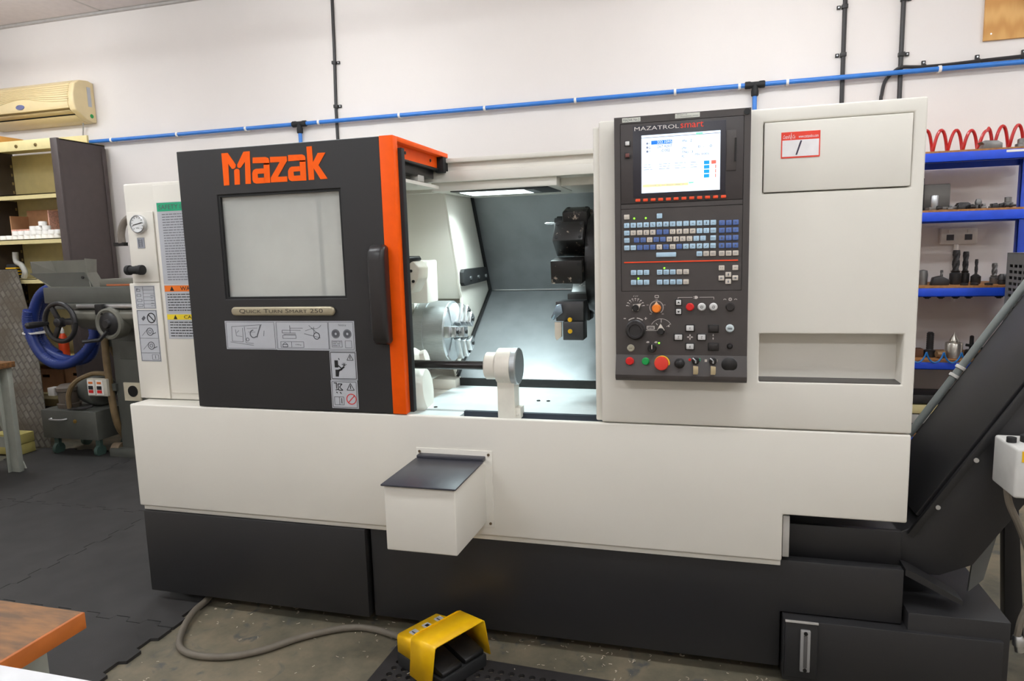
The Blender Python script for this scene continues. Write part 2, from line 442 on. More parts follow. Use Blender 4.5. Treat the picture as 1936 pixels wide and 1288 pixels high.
# ------------------------------------------------------------------ interlocking floor mats
def jig_tile(x0, x1, y0, y1, n=13):
    a = 0.028
    def edge(p, q, nrm, phase):
        out = []
        p = Vector(p); q = Vector(q); d = (q-p)/n
        for i in range(n):
            s = p+d*i; k = a if (i+phase) % 2 else 0
            out += [s+d*0.06+nrm*k, s+d*0.22+nrm*(k*1.0), s+d*0.78+nrm*(k*1.0), s+d*0.94+nrm*k]
        return out
    P = edge((x0, y0), (x1, y0), Vector((0, 1)), 0)+edge((x1, y0), (x1, y1), Vector((-1, 0)), 0) \
        + edge((x1, y1), (x0, y1), Vector((0, 1)), 0)+edge((x0, y1), (x0, y0), Vector((-1, 0)), 0)
    return P
S_ = 0.96
proto = None
mlabels = {(0, 0): 'charcoal jigsaw floor mat half under the white machine, beside the grey cable loop',
           (0, -1): 'charcoal jigsaw floor mat with toothed edge between cable loop and wooden bench',
           (1, 0): 'charcoal floor mat alongside the lathe, two rows before the grinder',
           (1, 1): 'charcoal floor mat right in front of the grey surface grinder',
           (2, 0): 'charcoal floor mat one row before the old bench leg',
           (2, 1): 'charcoal floor mat under the right leg of the old bench'}
for (i, j), lb in mlabels.items():
    x1 = -1.94-S_*i; x0 = x1-S_; y0 = -0.165+S_*j; y1 = y0+S_
    o = MB().prism([(q.x, q.y) for q in jig_tile(x0+0.002, x1-0.002, y0+0.002, y1-0.002)], 'z', 0, 0.012).build('floor_mat', mat_m, smooth=False)
    tag(o, lb, 'floor mat', 'interlocking rubber floor mats')

# ================================================================== SERVICES ON THE BACK WALL
ap = thing('air_pipe', 'blue compressed air pipe with black tees running along the white wall', 'pipe', (-1.5, WALL, 2.42))
YP = WALL-0.046
MB().tube([(-5.08, YP, 2.418), (1.9, YP, 2.418), (4.5, YP, 2.418)], 0.0155, 12).build('pipe_run', pipe_m, ap)
for x in (-3.02, 0.325):
    MB().tube([(x, YP, 2.40), (x, YP, 1.2)], 0.0145, 12).build('drop_pipe', pipe_m, ap)
    MB().lathe((x-0.062, YP, 2.418), (1, 0, 0), [(0, .02), (.005, .0235), (.03, .0235), (.04, .02), (.084, .02), (.094, .0235), (.119, .0235), (.124, .02)], 16
       ).lathe((x, YP, 2.43), (0, 0, -1), [(0, .02), (.04, .02), (.05, .0235), (.078, .0235), (.083, .02)], 16).build('tee', rubber_m, ap)
for x in (-4.822, -4.156, -3.502, -2.85, -2.176, -1.51, -0.851, -0.178, 0.27-0.04, 0.522, 1.385, 2.1, 2.8):
    MB().cyl((x-0.008, YP, 2.418), (x+0.008, YP, 2.418), 0.0205, n=14).box(x-0.008, x+0.008, YP, WALL, 2.40, 2.436).build('clip', plast_m, ap, bevel=0.001)

def wall_cable(name, label, pts, r, clips, vertical=True, side=-1):
    t = thing(name, label, 'cable', pts[-1])
    MB().tube(pts, r, 8).build('cable', blackcable_m, t)
    for (x, z) in clips:
        c = MB()
        if vertical: c.box(x-r-0.004, x+r+0.004, WALL-2*r-0.006, WALL, z-0.012, z+0.012).box(x+side*(r+0.02)-0.011, x+side*(r+0.02)+0.011, WALL-0.014, WALL, z-0.011, z+0.011)
        else: c.box(x-0.012, x+0.012, WALL-2*r-0.006, WALL, z-r-0.004, z+r+0.004).box(x-0.011, x+0.011, WALL-0.014, WALL, z+r, z+r+0.028)
        c = c.build('cable_clip', blackcable_m, t, bevel=0.002)
        nx, nz = (x+side*(r+0.02), z) if vertical else (x, z+r+0.016)
        MB().cyl((nx, WALL-0.016, nz), (nx, WALL-0.013, nz), 0.005, n=8).build('nail', chrome_m, c)
wall_cable('black_cable', 'thin black cable running up the wall above the orange lettering', [(-2.69, WALL-.012, CEIL-.01), (-2.70, WALL-.012, 2.95), (-2.716, WALL-.012, 2.50), (-2.72, WALL-.012, 1.5)], 0.012, [(-2.705, 2.85), (-2.712, 2.53)], side=1)
wall_cable('black_cable', 'black cable clipped straight up the wall between tee and dipping cable', [(0.852, WALL-.014, CEIL-.01), (0.85, WALL-.014, 2.5), (0.852, WALL-.014, 1.4)], 0.0135, [(0.849, 2.847), (0.849, 2.56), (0.85, 3.1)])
wall_cable('black_cable', 'black cable clipped up the wall nearest the plywood board', [(1.18, WALL-.014, CEIL-.01), (1.178, WALL-.014, 2.5), (1.183, WALL-.014, 1.4)], 0.0135, [(1.179, 2.53), (1.179, 2.853)], side=1)
wall_cable('black_cable', 'black cable following the blue pipe then curving down behind the machine',
           smooth_path([(4.5, WALL-.02, 2.47), (2.4, WALL-.02, 2.468), (1.834, WALL-.02, 2.456), (1.6, WALL-.02, 2.45), (1.42, WALL-.02, 2.444), (1.305, WALL-.022, 2.444), (1.23, WALL-.034, 2.447), (1.19, WALL-.041, 2.449), (1.165, WALL-.037, 2.445), (1.14, WALL-.021, 2.43), (1.095, WALL-.0175, 2.38), (1.078, WALL-.0175, 2.30), (1.074, WALL-.0175, 2.2), (1.074, WALL-.0175, 1.5)]), 0.0105, [(1.305, 2.444), (1.593, 2.45), (1.834, 2.456)], vertical=False)
pb = thing('plywood_board', 'varnished plywood board screwed to the wall above the blue pipe', 'board', (2.1, WALL, 2.563))
MB().box(1.618, 2.75, WALL-0.018, WALL, 2.563, 3.18).build('board', ply_m, pb, bevel=0.002)
for x, z in ((1.655, 2.6), (2.7, 2.6), (1.655, 3.14)): MB().cyl((x, WALL-.02, z), (x, WALL-.017, z), .005, n=10).build('screw', chrome_m, pb)
MB().box(1.825, 2.4, WALL-0.07, WALL-0.018, 2.735, 3.05).build('switch_box', grey_m, pb, bevel=0.006)

# split air conditioner
ac = thing('air_conditioner', 'cream wall air conditioner with wavy grille lines and open louvre', 'air conditioner', (-5.55, WALL, 2.56))
AX0, AX1 = -6.06, -5.0
prof = [(WALL, 2.90), (WALL-.05, 2.915), (WALL-.14, 2.905), (WALL-.19, 2.87), (WALL-.215, 2.78), (WALL-.215, 2.70), (WALL-.2, 2.655), (WALL-.1, 2.59), (WALL-.04, 2.575), (WALL, 2.575)]
ac_m = mat('aircon_cream', (226, 206, 160), 0.4, var=0.02)
def acslope(z): return WALL-.2+(2.655-z)*1.54 if z < 2.655 else WALL-.2-(z-2.655)*.333
SX0, SX1 = AX0+.05, AX1-.065          # the outlet slot runs between two moulded end caps
slot_prof = prof[:6]+[(acslope(2.674), 2.674), (WALL-.11, 2.674), (WALL-.06, 2.625), (acslope(2.624), 2.624)]+prof[7:]
MB().prism(slot_prof, 'x', SX0, SX1).build('casing', ac_m, ac, bevel=.002)
for xa, xb in ((AX0, SX0), (SX1, AX1)): MB().prism(prof, 'x', xa, xb).build('end_cap', ac_m, ac, bevel=.01, seg=3)
MB().prism([(WALL-.112, 2.673), (WALL-.062, 2.626), (WALL-.066, 2.6255), (WALL-.116, 2.6725)], 'x', SX0, SX1).build('fan_duct', rubber_m, ac)
def acy(z):   # front surface y at height z
    for (ya, za), (yb, zb) in zip(prof[2:-3], prof[3:-2]):
        if zb <= z <= za: return ya+(yb-ya)*(za-z)/(za-zb)
    return WALL-.2
for k in range(9):
    z0 = 2.872-0.0155*k
    pts = []
    for i in range(25):
        x = AX0+0.05+(AX1-AX0-0.1)*i/24
        d = math.exp(-((x+5.56)/0.24)**2)
        z = z0-0.02*(k/8)+0.05*d*(k/8)**1.3
        pts.append((x, acy(z)-0.002, z))
    MB().tube(pts, 0.0045, 6).build('grille_line', ac_m, ac)
MB().prism([(acslope(2.656)-.002, 2.656), (acslope(2.650)-.004, 2.650), (WALL-.13, 2.640), (WALL-.13, 2.645)], 'x', SX0, SX1).build('louvre', ac_m, ac)
MB().lathe((-5.57, WALL-.222, 2.712), (0, 1, 0), [(0, .001), (.002, .02), (.01, .022)], 20).xf(Matrix.Translation((-5.57, 0, 0)) @ Matrix.Diagonal((2.2, 1, 1, 1)) @ Matrix.Translation((5.57, 0, 0))).build('badge', mat('aircon_badge', (108, 112, 150), 0.3), ac)
MB().box(AX1-.001, AX1+.002, WALL-.075, WALL-.04, 2.70, 2.86).build('rating_label', sticker_m, ac)
MB().lathe((AX1-.001, WALL-.05, 2.625), (1, 0, 0), [(0, .017), (.003, .017)], 16).build('energy_sticker', green_m, ac)
MB().tube(smooth_path([(-5.1, WALL-.05, 2.58), (-5.13, WALL-.03, 2.52), (-5.15, WALL-.02, 2.44), (-5.15, WALL-.02, 2.3)]), 0.006, 6).build('drain_tube', grey_m, ac)

# twin socket behind the rack
so = thing('twin_socket', 'white twin wall socket behind the blue tool rack', 'socket', (1.545, WALL, 1.36))
MB().box(1.445, 1.645, WALL-.035, WALL, 1.36, 1.46).build('face_plate', plast_m, so, bevel=.005)
for x in (1.495, 1.595):
    MB().box(x-.02, x+.02, WALL-.038, WALL-.034, 1.385, 1.42).build('outlet', print_m, so)
    MB().box(x-.008, x+.008, WALL-.04, WALL-.034, 1.43, 1.448).build('rocker', plast_m, so)
MB().tube([(1.535, WALL-.02, 1.36), (1.535, WALL-.02, 1.0)], .014, 8).build('conduit', plast_m, so)

# ================================================================== THE LATHE
LX0, LX1 = -2.20, 0.595
ZP = 0.842
M_ = thing('cnc_lathe', 'white and black turning centre with orange lettered sliding door standing open', 'lathe', (-0.8, 0.75, 0))
# lower front skirt with the notch for the conveyor
MB().prism([(LX0, 0.42), (0.25, 0.42), (0.25, 0.572), (LX1, 0.572), (LX1, ZP), (LX0, ZP)], 'y', 0, 0.022).build('front_skirt', white_m, M_, bevel=0.006, seg=3)
MB().box(LX0+.003, -1.10, 0.02, 0.1, ZP-.03, ZP-.0005).build('skirt_ledge', white_m, M_, bevel=.003)
MB().box(LX0+.01, 0.248, 0.012, 0.06, 0.400, 0.4195).build('skirt_lip', white_m, M_, bevel=0.002)
MB().box(0.252, 0.272, 0.012, 0.08, 0.43, 0.565).build('notch_bracket', grey_m, M_, bevel=0.002)
# black base
MB().box(-2.19, -1.194, 0.004, 0.05, 0.052, 0.398).build('base_panel', base_m, M_, bevel=0.004)
MB().prism([(-1.180, 0.052), (0.252, 0.052), (0.252, 0.24), (0.6, 0.24), (0.6, 0.415), (0.25, 0.415), (0.248, 0.398), (-1.180, 0.398)], 'y', 0.022, 0.06).build('base_panel', base_m, M_, bevel=0.004)
MB().box(-2.17, 0.24, 0.1, 1.55, 0.06, 0.74).box(0.24, 0.58, 0.56, 1.55, 0.3, 0.74).build('bed', base_m, M_)
for x in (-2.0, -1.45, -0.85, 0.0):
    for y in (0.2, 1.4):
        MB().cyl((x, y, 0.0), (x, y, 0.018), 0.05, n=16).cyl((x, y, 0.018), (x, y, 0.062), 0.018, n=12).build('levelling_foot', tool_m, M_)
# left service cabinet
SX = -2.222
MB().box(SX, -1.36, 0.1, 1.35, ZP-.002, 1.712).build('service_cabinet', white_m, M_, bevel=0.008, seg=3)
MB().box(SX+.012, -2.084, 0.0925, 0.1, 1.322, 1.60).build('gauge_panel', white_m, M_, bevel=0.0035)
MB().box(SX-.008, -2.084, 0.092, 0.1, ZP+.004, 1.318).build('lower_cover', white_m, M_, bevel=0.003)
MB().box(-2.076, -1.40, 0.094, 0.1, 0.87, 1.70).build('centre_cover', white_m, M_, bevel=0.004)
MB().tube(smooth_path([(-2.03, .3, 1.72), (-1.95, .3, 1.725), (-1.9, .3, 1.75), (-1.85, .32, 1.76)]), .016, 8).box(-2.1, -1.95, .25, .35, 1.708, 1.722).build('top_conduit', grey_m, M_)
GY = 0.0925
g = MB().lathe((-2.149, GY, 1.552), (0, -1, 0), [(0, .036), (.014, .036), (.017, .033), (.012, .031), (.0115, .0)], 28).build('pressure_gauge', chrome_m, M_)
MB().lathe((-2.149, GY-.0118, 1.552), (0, -1, 0), [(0, .0308), (.0008, .0308)], 28).build('dial', glassy_m, g)
mb = MB()
for k in range(11):
    a = R(225-27*k); mb.bar(-2.149+.023*math.cos(a), 1.552+.023*math.sin(a), -2.149+.028*math.cos(a), 1.552+.028*math.sin(a), .0014, GY-.0135, GY-.0126)
text(mb, 'MPa', -2.156, -2.142, 1.534, 1.539, GY-.0135)
mb.bar(-2.171, 1.548, -2.127, 1.557, .0026, GY-.0142, GY-.0134)
mb.build('dial_print', printk_m, g, smooth=False)
o = MB().box(-2.168, -2.134, GY-.002, GY, 1.457, 1.499).build('instruction_plate', mat('plate_grey', (150, 152, 160), 0.4, 0.2), M_)
mb = MB().bar(-2.16, 1.463, -2.16, 1.492, .001, GY-.003, GY-.002).bar(-2.145, 1.463, -2.145, 1.492, .001, GY-.003, GY-.002)
for k in range(4): mb.bar(-2.158, 1.466+.007*k, -2.148, 1.466+.007*k, .0012, GY-.003, GY-.002)
mb.build('plate_print', print_m, o, smooth=False)
c = MB().cyl((-2.162, GY, 1.372), (-2.162, GY-.03, 1.372), .017, n=16).cyl((-2.2, GY-.034, 1.372), (-2.125, GY-.034, 1.372), .0155, n=16).cyl((-2.2, GY-.034, 1.372), (-2.184, GY-.034, 1.372), .0195, n=16).cyl((-2.142, GY-.034, 1.372), (-2.124, GY-.034, 1.372), .0195, n=16).build('air_coupling', rubber_m, M_, bevel=.001)

def label(parent, x0, x1, z0, z1, y, name='warning_label', mt=None):
    return MB().box(x0, x1, y-.0012, y, z0, z1).build(name, mt or sticker_m, parent)
def lines(mb, x0, x1, z0, z1, n, y, wd=.0022, ragged=0.25, seed=1):
    rr = random.Random(seed)
    for k in range(n):
        z = z1-(z1-z0)*(k+.5)/n; xe = x1-(x1-x0)*ragged*rr.random(); x = x0
        while x < xe-.004:
            L = rr.uniform(.006, .022); mb.bar(x, z, min(x+L, xe), z, wd, y-.0006, y); x += L+.0035
    return mb
def frame_lines(mb, x0, x1, z0, z1, y, wd=.0012):
    for a in ((x0, z0, x1, z0), (x1, z0, x1, z1), (x1, z1, x0, z1), (x0, z1, x0, z0)): mb.bar(*a, wd, y-.0006, y)
    return mb
PY = 0.0908
# small sticker column on the service cabinet
o = label(M_, -2.206, -2.108, 1.215, 1.308, .092)
mb = frame_lines(MB(), -2.203, -2.111, 1.218, 1.305, PY)
mb.bar(-2.165, 1.218, -2.165, 1.305, .001, PY-.0006, PY)
for k in range(5): mb.bar(-2.165, 1.235+.014*k, -2.111, 1.235+.014*k, .001, PY-.0006, PY)
for k, zz in enumerate((1.29, 1.27, 1.25, 1.23)): frame_lines(mb, -2.196, -2.18+.003*k, zz-.005, zz+.004, PY)
text(mb, 'F', -2.196, -2.186, 1.288, 1.298, PY-.0006); lines(mb, -2.13, -2.114, 1.222, 1.275, 5, PY, .0016)
mb.build('label_print', print_m, o, smooth=False)
o = label(M_, -2.206, -2.108, 1.0, 1.211, .092)
mb = frame_lines(MB(), -2.203, -2.111, 1.003, 1.208, PY)
for z in (1.15, 1.095, 1.035): mb.bar(-2.203, z, -2.111, z, .001, PY-.0006, PY)
mb.ring(-2.137, 1.178, .019, .004, PY-.0006, PY).bar(-2.15, 1.191, -2.124, 1.165, .004, PY-.0006, PY)
mb.build('label_print', printk_m, o, smooth=False)
mb = MB()
for z in (1.122, 1.065):
    mb.ring(-2.15, z, .015, .003, PY-.0006, PY, 16).ring(-2.15, z, .007, .002, PY-.0006, PY, 12).bar(-2.14, z-.01, -2.122, z-.004, .003, PY-.0006, PY).bar(-2.19, z-.016, -2.16, z+.012, .001, PY-.0006, PY)
mb.prism([(-2.185, 1.175), (-2.172, 1.187), (-2.165, 1.178), (-2.178, 1.166)], 'y', PY-.0006, PY)
frame_lines(mb, -2.15, -2.12, 1.008, 1.028, PY).bar(-2.135, 1.012, -2.135, 1.025, .002, PY-.0006, PY)
mb.build('label_drawing', print_m, o, smooth=False)['kind'] = 'stuff'
# large safety sign, partly behind the door
SY = .094; PY = SY-.0012
o = label(M_, -2.062, -1.74, 1.312, 1.632, SY, 'safety_sign')
MB().box(-2.06, -1.742, SY-.0018, SY-.001, 1.597, 1.63).build('sign_header', greenl_m, o)
mb = text(MB(), 'SAFETY INSTRUCTIONS', -2.052, -1.76, 1.604, 1.622, SY-.0022)
mb.build('sign_title', print_m, o, smooth=False)
lines(MB(), -2.04, -1.75, 1.325, 1.59, 26, PY, .0034, .2, 3).build('sign_print', mat('print_soft', (118, 118, 124), .6), o, smooth=False)
o = label(M_, -2.062, -1.74, 1.196, 1.309, SY, 'warning_label')
MB().box(-2.06, -1.742, SY-.0018, SY-.001, 1.283, 1.307).build('sign_header', signor_m, o)
mb = text(MB(), 'WARNING', -1.985, -1.86, 1.287, 1.303, SY-.0022, .01)
mb.prism([(-2.035, 1.286), (-2.015, 1.286), (-2.025, 1.304)], 'y', SY-.0022, SY-.0018)
lines(mb, -2.05, -1.75, 1.203, 1.277, 7, PY, .0032, .3, 4); mb.build('sign_print', printk_m, o, smooth=False)
o = label(M_, -2.062, -1.74, 1.094, 1.194, SY, 'caution_label')
MB().box(-2.06, -1.742, SY-.0018, SY-.001, 1.171, 1.192).build('sign_header', signye_m, o)
mb = text(MB(), 'CAUTION', -1.98, -1.86, 1.175, 1.188, SY-.0022, .01)
mb.prism([(-2.03, 1.173), (-2.012, 1.173), (-2.021, 1.19)], 'y', SY-.0022, SY-.0018)
lines(mb, -2.05, -1.75, 1.1, 1.166, 6, PY, .0034, .3, 5); mb.build('sign_print', printk_m, o, smooth=False)

MB().box(-1.362, -1.11, .1, .115, ZP, 1.70).build('fixed_panel', white_m, M_)

# ------------------------------------------------------------------ sliding door
D = MB().panel([-1.867, -1.707, -1.206, -1.05], [ZP+.003, 1.257, 1.638, 1.802], {(1, 1)}, 0, 0.032).build('sliding_door', black_m, M_, bevel=0.0025, smooth=False)
MB().panel([-1.711, -1.697, -1.214, -1.202], [1.253, 1.265, 1.630, 1.642], {(1, 1)}, 0.004, 0.02).build('window_gasket', dark_m, D, smooth=False)
MB().box(-1.70, -1.21, 0.014, 0.022, 1.262, 1.634).build('window_pane', pane_m, D)
MB().box(-1.05, -0.998, -0.003, 0.034, ZP+.003, 1.803).build('edge_strip', orange_m, D, bevel=0.003)
MB().box(-1.03, -0.985, 0.034, 0.06, ZP+.003, 1.765).build('door_seal', rubber_m, D, bevel=0.002)
MB().box(-1.045, -1.0, 0.06, 0.068, ZP+.003, 1.70).build('seal_backing', white_m, D)
MB().box(-1.867, -1.036, 0.03, 0.5, 1.795, 1.802).build('top_cover', black_m, D)
MB().box(-1.88, -1.867, 0.02, 0.3, 1.25, 1.79).build('side_return', black_m, D, bevel=.002)
MB().box(-1.036, -0.998, 0.032, 0.52, 1.786, 1.803).build('header_lip', orange_m, D, bevel=0.002)
MB().box(-1.036, -1.028, 0.034, 0.47, 1.742, 1.788).build('header_plate', orange_m, D)
MB().box(-1.036, -1.0, 0.47, 0.523, 1.725, 1.787).build('header_end_block', dark_m, D, bevel=.002)
for y, z in ((.16, 1.765), (.40, 1.765)): MB().cyl((-1.029, y, z), (-1.0255, y, z), .006, n=10).build('header_bolt', tool_m, D)
MB().box(-1.08, -1.02, 0.06, 0.5, 1.733, 1.741).box(-1.09, -1.04, 0.06, 0.46, 1.70, 1.733).build('roller_rail', tool_m, D, bevel=.002)
MB().box(-1.075, -1.03, 0.10, 0.13, 1.66, 1.70).build('roller_bracket', grey_m, D, bevel=.002)
MB().box(-1.075, -1.04, 0.3, 0.36, 1.68, 1.705).build('roller_bracket', grey_m, D, bevel=.002)
h = MB().prism([(0, 1.10), (-.03, 1.094), (-.052, 1.112), (-.058, 1.15), (-.058, 1.39), (-.052, 1.425), (-.03, 1.443), (0, 1.437)], 'x', -1.094, -1.032).build('door_handle', mat('handle_black', (40, 37, 37), 0.3), D, bevel=.014, seg=4)
LOGO = [
    [(-1.6721, 1.7843), (-1.6458, 1.7842), (-1.6154, 1.7407), (-1.6181, 1.7317), (-1.6246, 1.7270), (-1.6331, 1.7275), (-1.6471, 1.7462), (-1.6497, 1.6706), (-1.6724, 1.6702)],
    [(-1.5540, 1.7845), (-1.5591, 1.6711), (-1.5814, 1.6712), (-1.5765, 1.7496), (-1.5965, 1.7290), (-1.6038, 1.7284), (-1.6095, 1.7323), (-1.6100, 1.7404), (-1.5798, 1.7841)],
    [(-1.6245, 1.7219), (-1.6167, 1.7266), (-1.6077, 1.7261), (-1.6021, 1.7207), (-1.6051, 1.6709), (-1.6270, 1.6705)],
    [(-1.5436, 1.7617), (-1.4920, 1.7606), (-1.4806, 1.7564), (-1.4772, 1.7477), (-1.4778, 1.7337), (-1.5014, 1.7341), (-1.5009, 1.7401), (-1.5454, 1.7417)],
    [(-1.5009, 1.7401), (-1.4774, 1.7387), (-1.4798, 1.6705), (-1.5035, 1.6707)],
    [(-1.5513, 1.6834), (-1.5474, 1.6745), (-1.5375, 1.6705), (-1.5018, 1.6701), (-1.5018, 1.6898), (-1.5280, 1.6902), (-1.5285, 1.7039), (-1.5018, 1.7039), (-1.5014, 1.7215), (-1.5347, 1.7219), (-1.5452, 1.7175), (-1.5503, 1.7076)],
    [(-1.4732, 1.7594), (-1.4062, 1.7578), (-1.4058, 1.7419), (-1.4470, 1.6894), (-1.4102, 1.6889), (-1.4099, 1.6709), (-1.4762, 1.6713), (-1.4760, 1.6874), (-1.4351, 1.7397), (-1.4738, 1.7400)],
    [(-1.4002, 1.7614), (-1.3456, 1.7604), (-1.3357, 1.7559), (-1.3323, 1.7473), (-1.3327, 1.7350), (-1.3561, 1.7355), (-1.3563, 1.7404), (-1.4007, 1.7401)],
    [(-1.3558, 1.7404), (-1.3329, 1.7400), (-1.3343, 1.6709), (-1.3572, 1.6711)],
    [(-1.4046, 1.7070), (-1.4054, 1.6836), (-1.4014, 1.6754), (-1.3930, 1.6715), (-1.3561, 1.6711), (-1.3569, 1.6895), (-1.3823, 1.6894), (-1.3835, 1.7034), (-1.3569, 1.7039), (-1.3573, 1.7207), (-1.3901, 1.7211), (-1.3980, 1.7166)],
    [(-1.3254, 1.7851), (-1.3049, 1.7857), (-1.3040, 1.7309), (-1.2830, 1.7614), (-1.2533, 1.7610), (-1.2833, 1.7199), (-1.2513, 1.6724), (-1.2784, 1.6719), (-1.3027, 1.7111), (-1.3034, 1.6717), (-1.3251, 1.6714)],
]
mb = MB()
for p in LOGO: mb.prism(p, 'y', -.0016, 0.0)
mb.build('logo_lettering', logo_m, D, smooth=False)
pl = []
for k in range(9):
    a = R(90+180*k/8); pl.append((-1.664+.0165*math.cos(a), 1.2125+.0165*math.sin(a)))
for k in range(9):
    a = R(-90+180*k/8); pl.append((-1.268+.0165*math.cos(a), 1.2125+.0165*math.sin(a)))
MB().prism(pl, 'y', -.012, 0).build('name_plate', gold_m, D, bevel=.006, seg=3)
mb = text(MB(), 'Quick Turn Smart 250', -1.643, -1.297, 1.204, 1.2215, -.0126, smallcaps=True)
mb.build('name_plate_lettering', mat('plate_lettering', (62, 58, 50), .5), D, smooth=False)
DY = -.0012; PY = DY
L1 = label(D, -1.719, -1.5035, 1.07, 1.176, 0)
L2 = label(D, -1.5025, -1.183, 1.069, 1.176, 0)
L3 = label(D, -1.288, -1.182, .962, 1.0675, 0)
L4 = label(D, -1.2905, -1.184, .858, .9605, 0)
mb = frame_lines(MB(), -1.714, -1.508, 1.074, 1.172, PY)
mb.bar(-1.69, 1.155, -1.56, 1.162, .0014, PY-.0006, PY)
for a in ((-1.69, 1.155, -1.692, 1.10), (-1.692, 1.10, -1.645, 1.098), (-1.645, 1.098, -1.643, 1.15), (-1.675, 1.145, -1.672, 1.12), (-1.672, 1.12, -1.648, 1.118), (-1.635, 1.155, -1.633, 1.095), (-1.633, 1.095, -1.6, 1.092), (-1.7, 1.097, -1.6, 1.085), (-1.62, 1.135, -1.59, 1.135), (-1.625, 1.148, -1.58, 1.15), (-1.552, 1.14, -1.555, 1.12), (-1.67, 1.132, -1.66, 1.14)): mb.bar(*a, .0012, PY-.0006, PY)
mb.bar(-1.585, 1.115, -1.565, 1.162, .004, PY-.0006, PY).ring(-1.598, 1.128, .014, .0035, PY-.0006, PY, 14, 90, 320).ring(-1.625, 1.107, .006, .002, PY-.0006, PY, 12)
mb.build('label_drawing', print_m, D, smooth=False)['kind'] = 'stuff'
mb = frame_lines(MB(), -1.4985, -1.288, 1.074, 1.172, PY); frame_lines(mb, -1.285, -1.188, 1.074, 1.172, PY)
for a in ((-1.476, 1.142, -1.40, 1.142), (-1.476, 1.132, -1.42, 1.132), (-1.476, 1.142, -1.476, 1.132), (-1.443, 1.16, -1.443, 1.132), (-1.443, 1.15, -1.39, 1.15), (-1.47, 1.127, -1.42, 1.127), (-1.385, 1.13, -1.32, 1.115), (-1.38, 1.14, -1.35, 1.15), (-1.355, 1.15, -1.325, 1.128), (-1.345, 1.155, -1.345, 1.125)): mb.bar(*a, .0014, PY-.0006, PY)
mb.ring(-1.335, 1.122, .012, .003, PY-.0006, PY, 12).ring(-1.34, 1.178, .03, .0012, PY-.0006, PY, 10, 215, 325)
frame_lines(mb, -1.475, -1.42, 1.112, 1.124, PY); frame_lines(mb, -1.485, -1.39, 1.079, 1.1, PY).bar(-1.44, 1.079, -1.44, 1.1, .001, PY-.0006, PY)
text(mb, '130kg', -1.425, -1.40, 1.086, 1.092, PY-.0006)
frame_lines(mb, -1.477, -1.457, 1.081, 1.09, PY, .002).bar(-1.477, 1.09, -1.467, 1.097, .0016, PY-.0006, PY).bar(-1.467, 1.097, -1.457, 1.09, .0016, PY-.0006, PY)
for x in (-1.258, -1.212):
    mb.ring(x, 1.13, .009, .009, PY-.0006, PY, 16).ring(x, 1.13, .0155, .002, PY-.0006, PY, 16)
frame_lines(mb, -1.275, -1.235, 1.082, 1.105, PY); frame_lines(mb, -1.222, -1.197, 1.08, 1.105, PY); lines(mb, -1.272, -1.238, 1.084, 1.104, 3, PY, .002)
text(mb, 'Notice', -1.245, -1.215, 1.158, 1.165, PY-.0006)
mb.build('label_drawing', print_m, D, smooth=False)['kind'] = 'stuff'
mb = frame_lines(MB(), -1.284, -1.186, .967, 1.063, PY, .0022)
def tri(mb, x, z, s, w_):
    for a, b in (((x-s, z), (x+s, z)), ((x+s, z), (x, z+1.7*s)), ((x, z+1.7*s), (x-s, z))): mb.bar(*a, *b, w_, PY-.0006, PY)
    return mb.bar(x, z+.3*s, x, z+1.2*s, w_*1.4, PY-.0006, PY)
tri(mb, -1.207, 1.035, .0125, .0018)
mb.prism([(-1.27, 1.008), (-1.256, 1.008), (-1.256, 1.034), (-1.27, 1.034)], 'y', PY-.0006, PY).bar(-1.256, 1.015, -1.243, 1.005, .004, PY-.0006, PY).bar(-1.25, 1.036, -1.253, 1.042, .003, PY-.0006, PY)
mb.prism([(-1.268, .975), (-1.256, .975), (-1.254, .99), (-1.25, 1.0), (-1.268, 1.0)], 'y', PY-.0006, PY).bar(-1.255, .997, -1.243, 1.002, .007, PY-.0006, PY).bar(-1.246, 1.0, -1.232, 1.012, .006, PY-.0006, PY)
for k in range(4):
    a = R(30+40*k); mb.bar(-1.232, 1.015, -1.232+.011*math.cos(a), 1.015+.011*math.sin(a), .002, PY-.0006, PY)
mb.build('label_pictogram', printk_m, D, smooth=False)
mb = frame_lines(MB(), -1.286, -1.189, .862, .956, PY, .0014)
tri(mb, -1.212, .926, .0145, .0022)
for a in ((-1.278, .951, -1.266, .951), (-1.268, .951, -1.268, .93), (-1.262, .948, -1.245, .948), (-1.262, .948, -1.26, .925), (-1.26, .925, -1.243, .925), (-1.245, .948, -1.256, .936), (-1.256, .936, -1.243, .925), (-1.272, .925, -1.262, .928), (-1.27, .918, -1.265, .914), (-1.255, .918, -1.25, .912)): mb.bar(*a, .003, PY-.0006, PY)
frame_lines(mb, -1.279, -1.259, .871, .9, PY); frame_lines(mb, -1.259, -1.241, .871, .9, PY).bar(-1.25, .876, -1.25, .896, .0026, PY-.0006, PY)
mb.build('label_pictogram', printk_m, D, smooth=False)
MB().ring(-1.211, .893, .0185, .003, PY-.0006, PY).bar(-1.224, .88, -1.198, .906, .003, PY-.0006, PY).build('prohibition_mark', red_m, D, smooth=False)

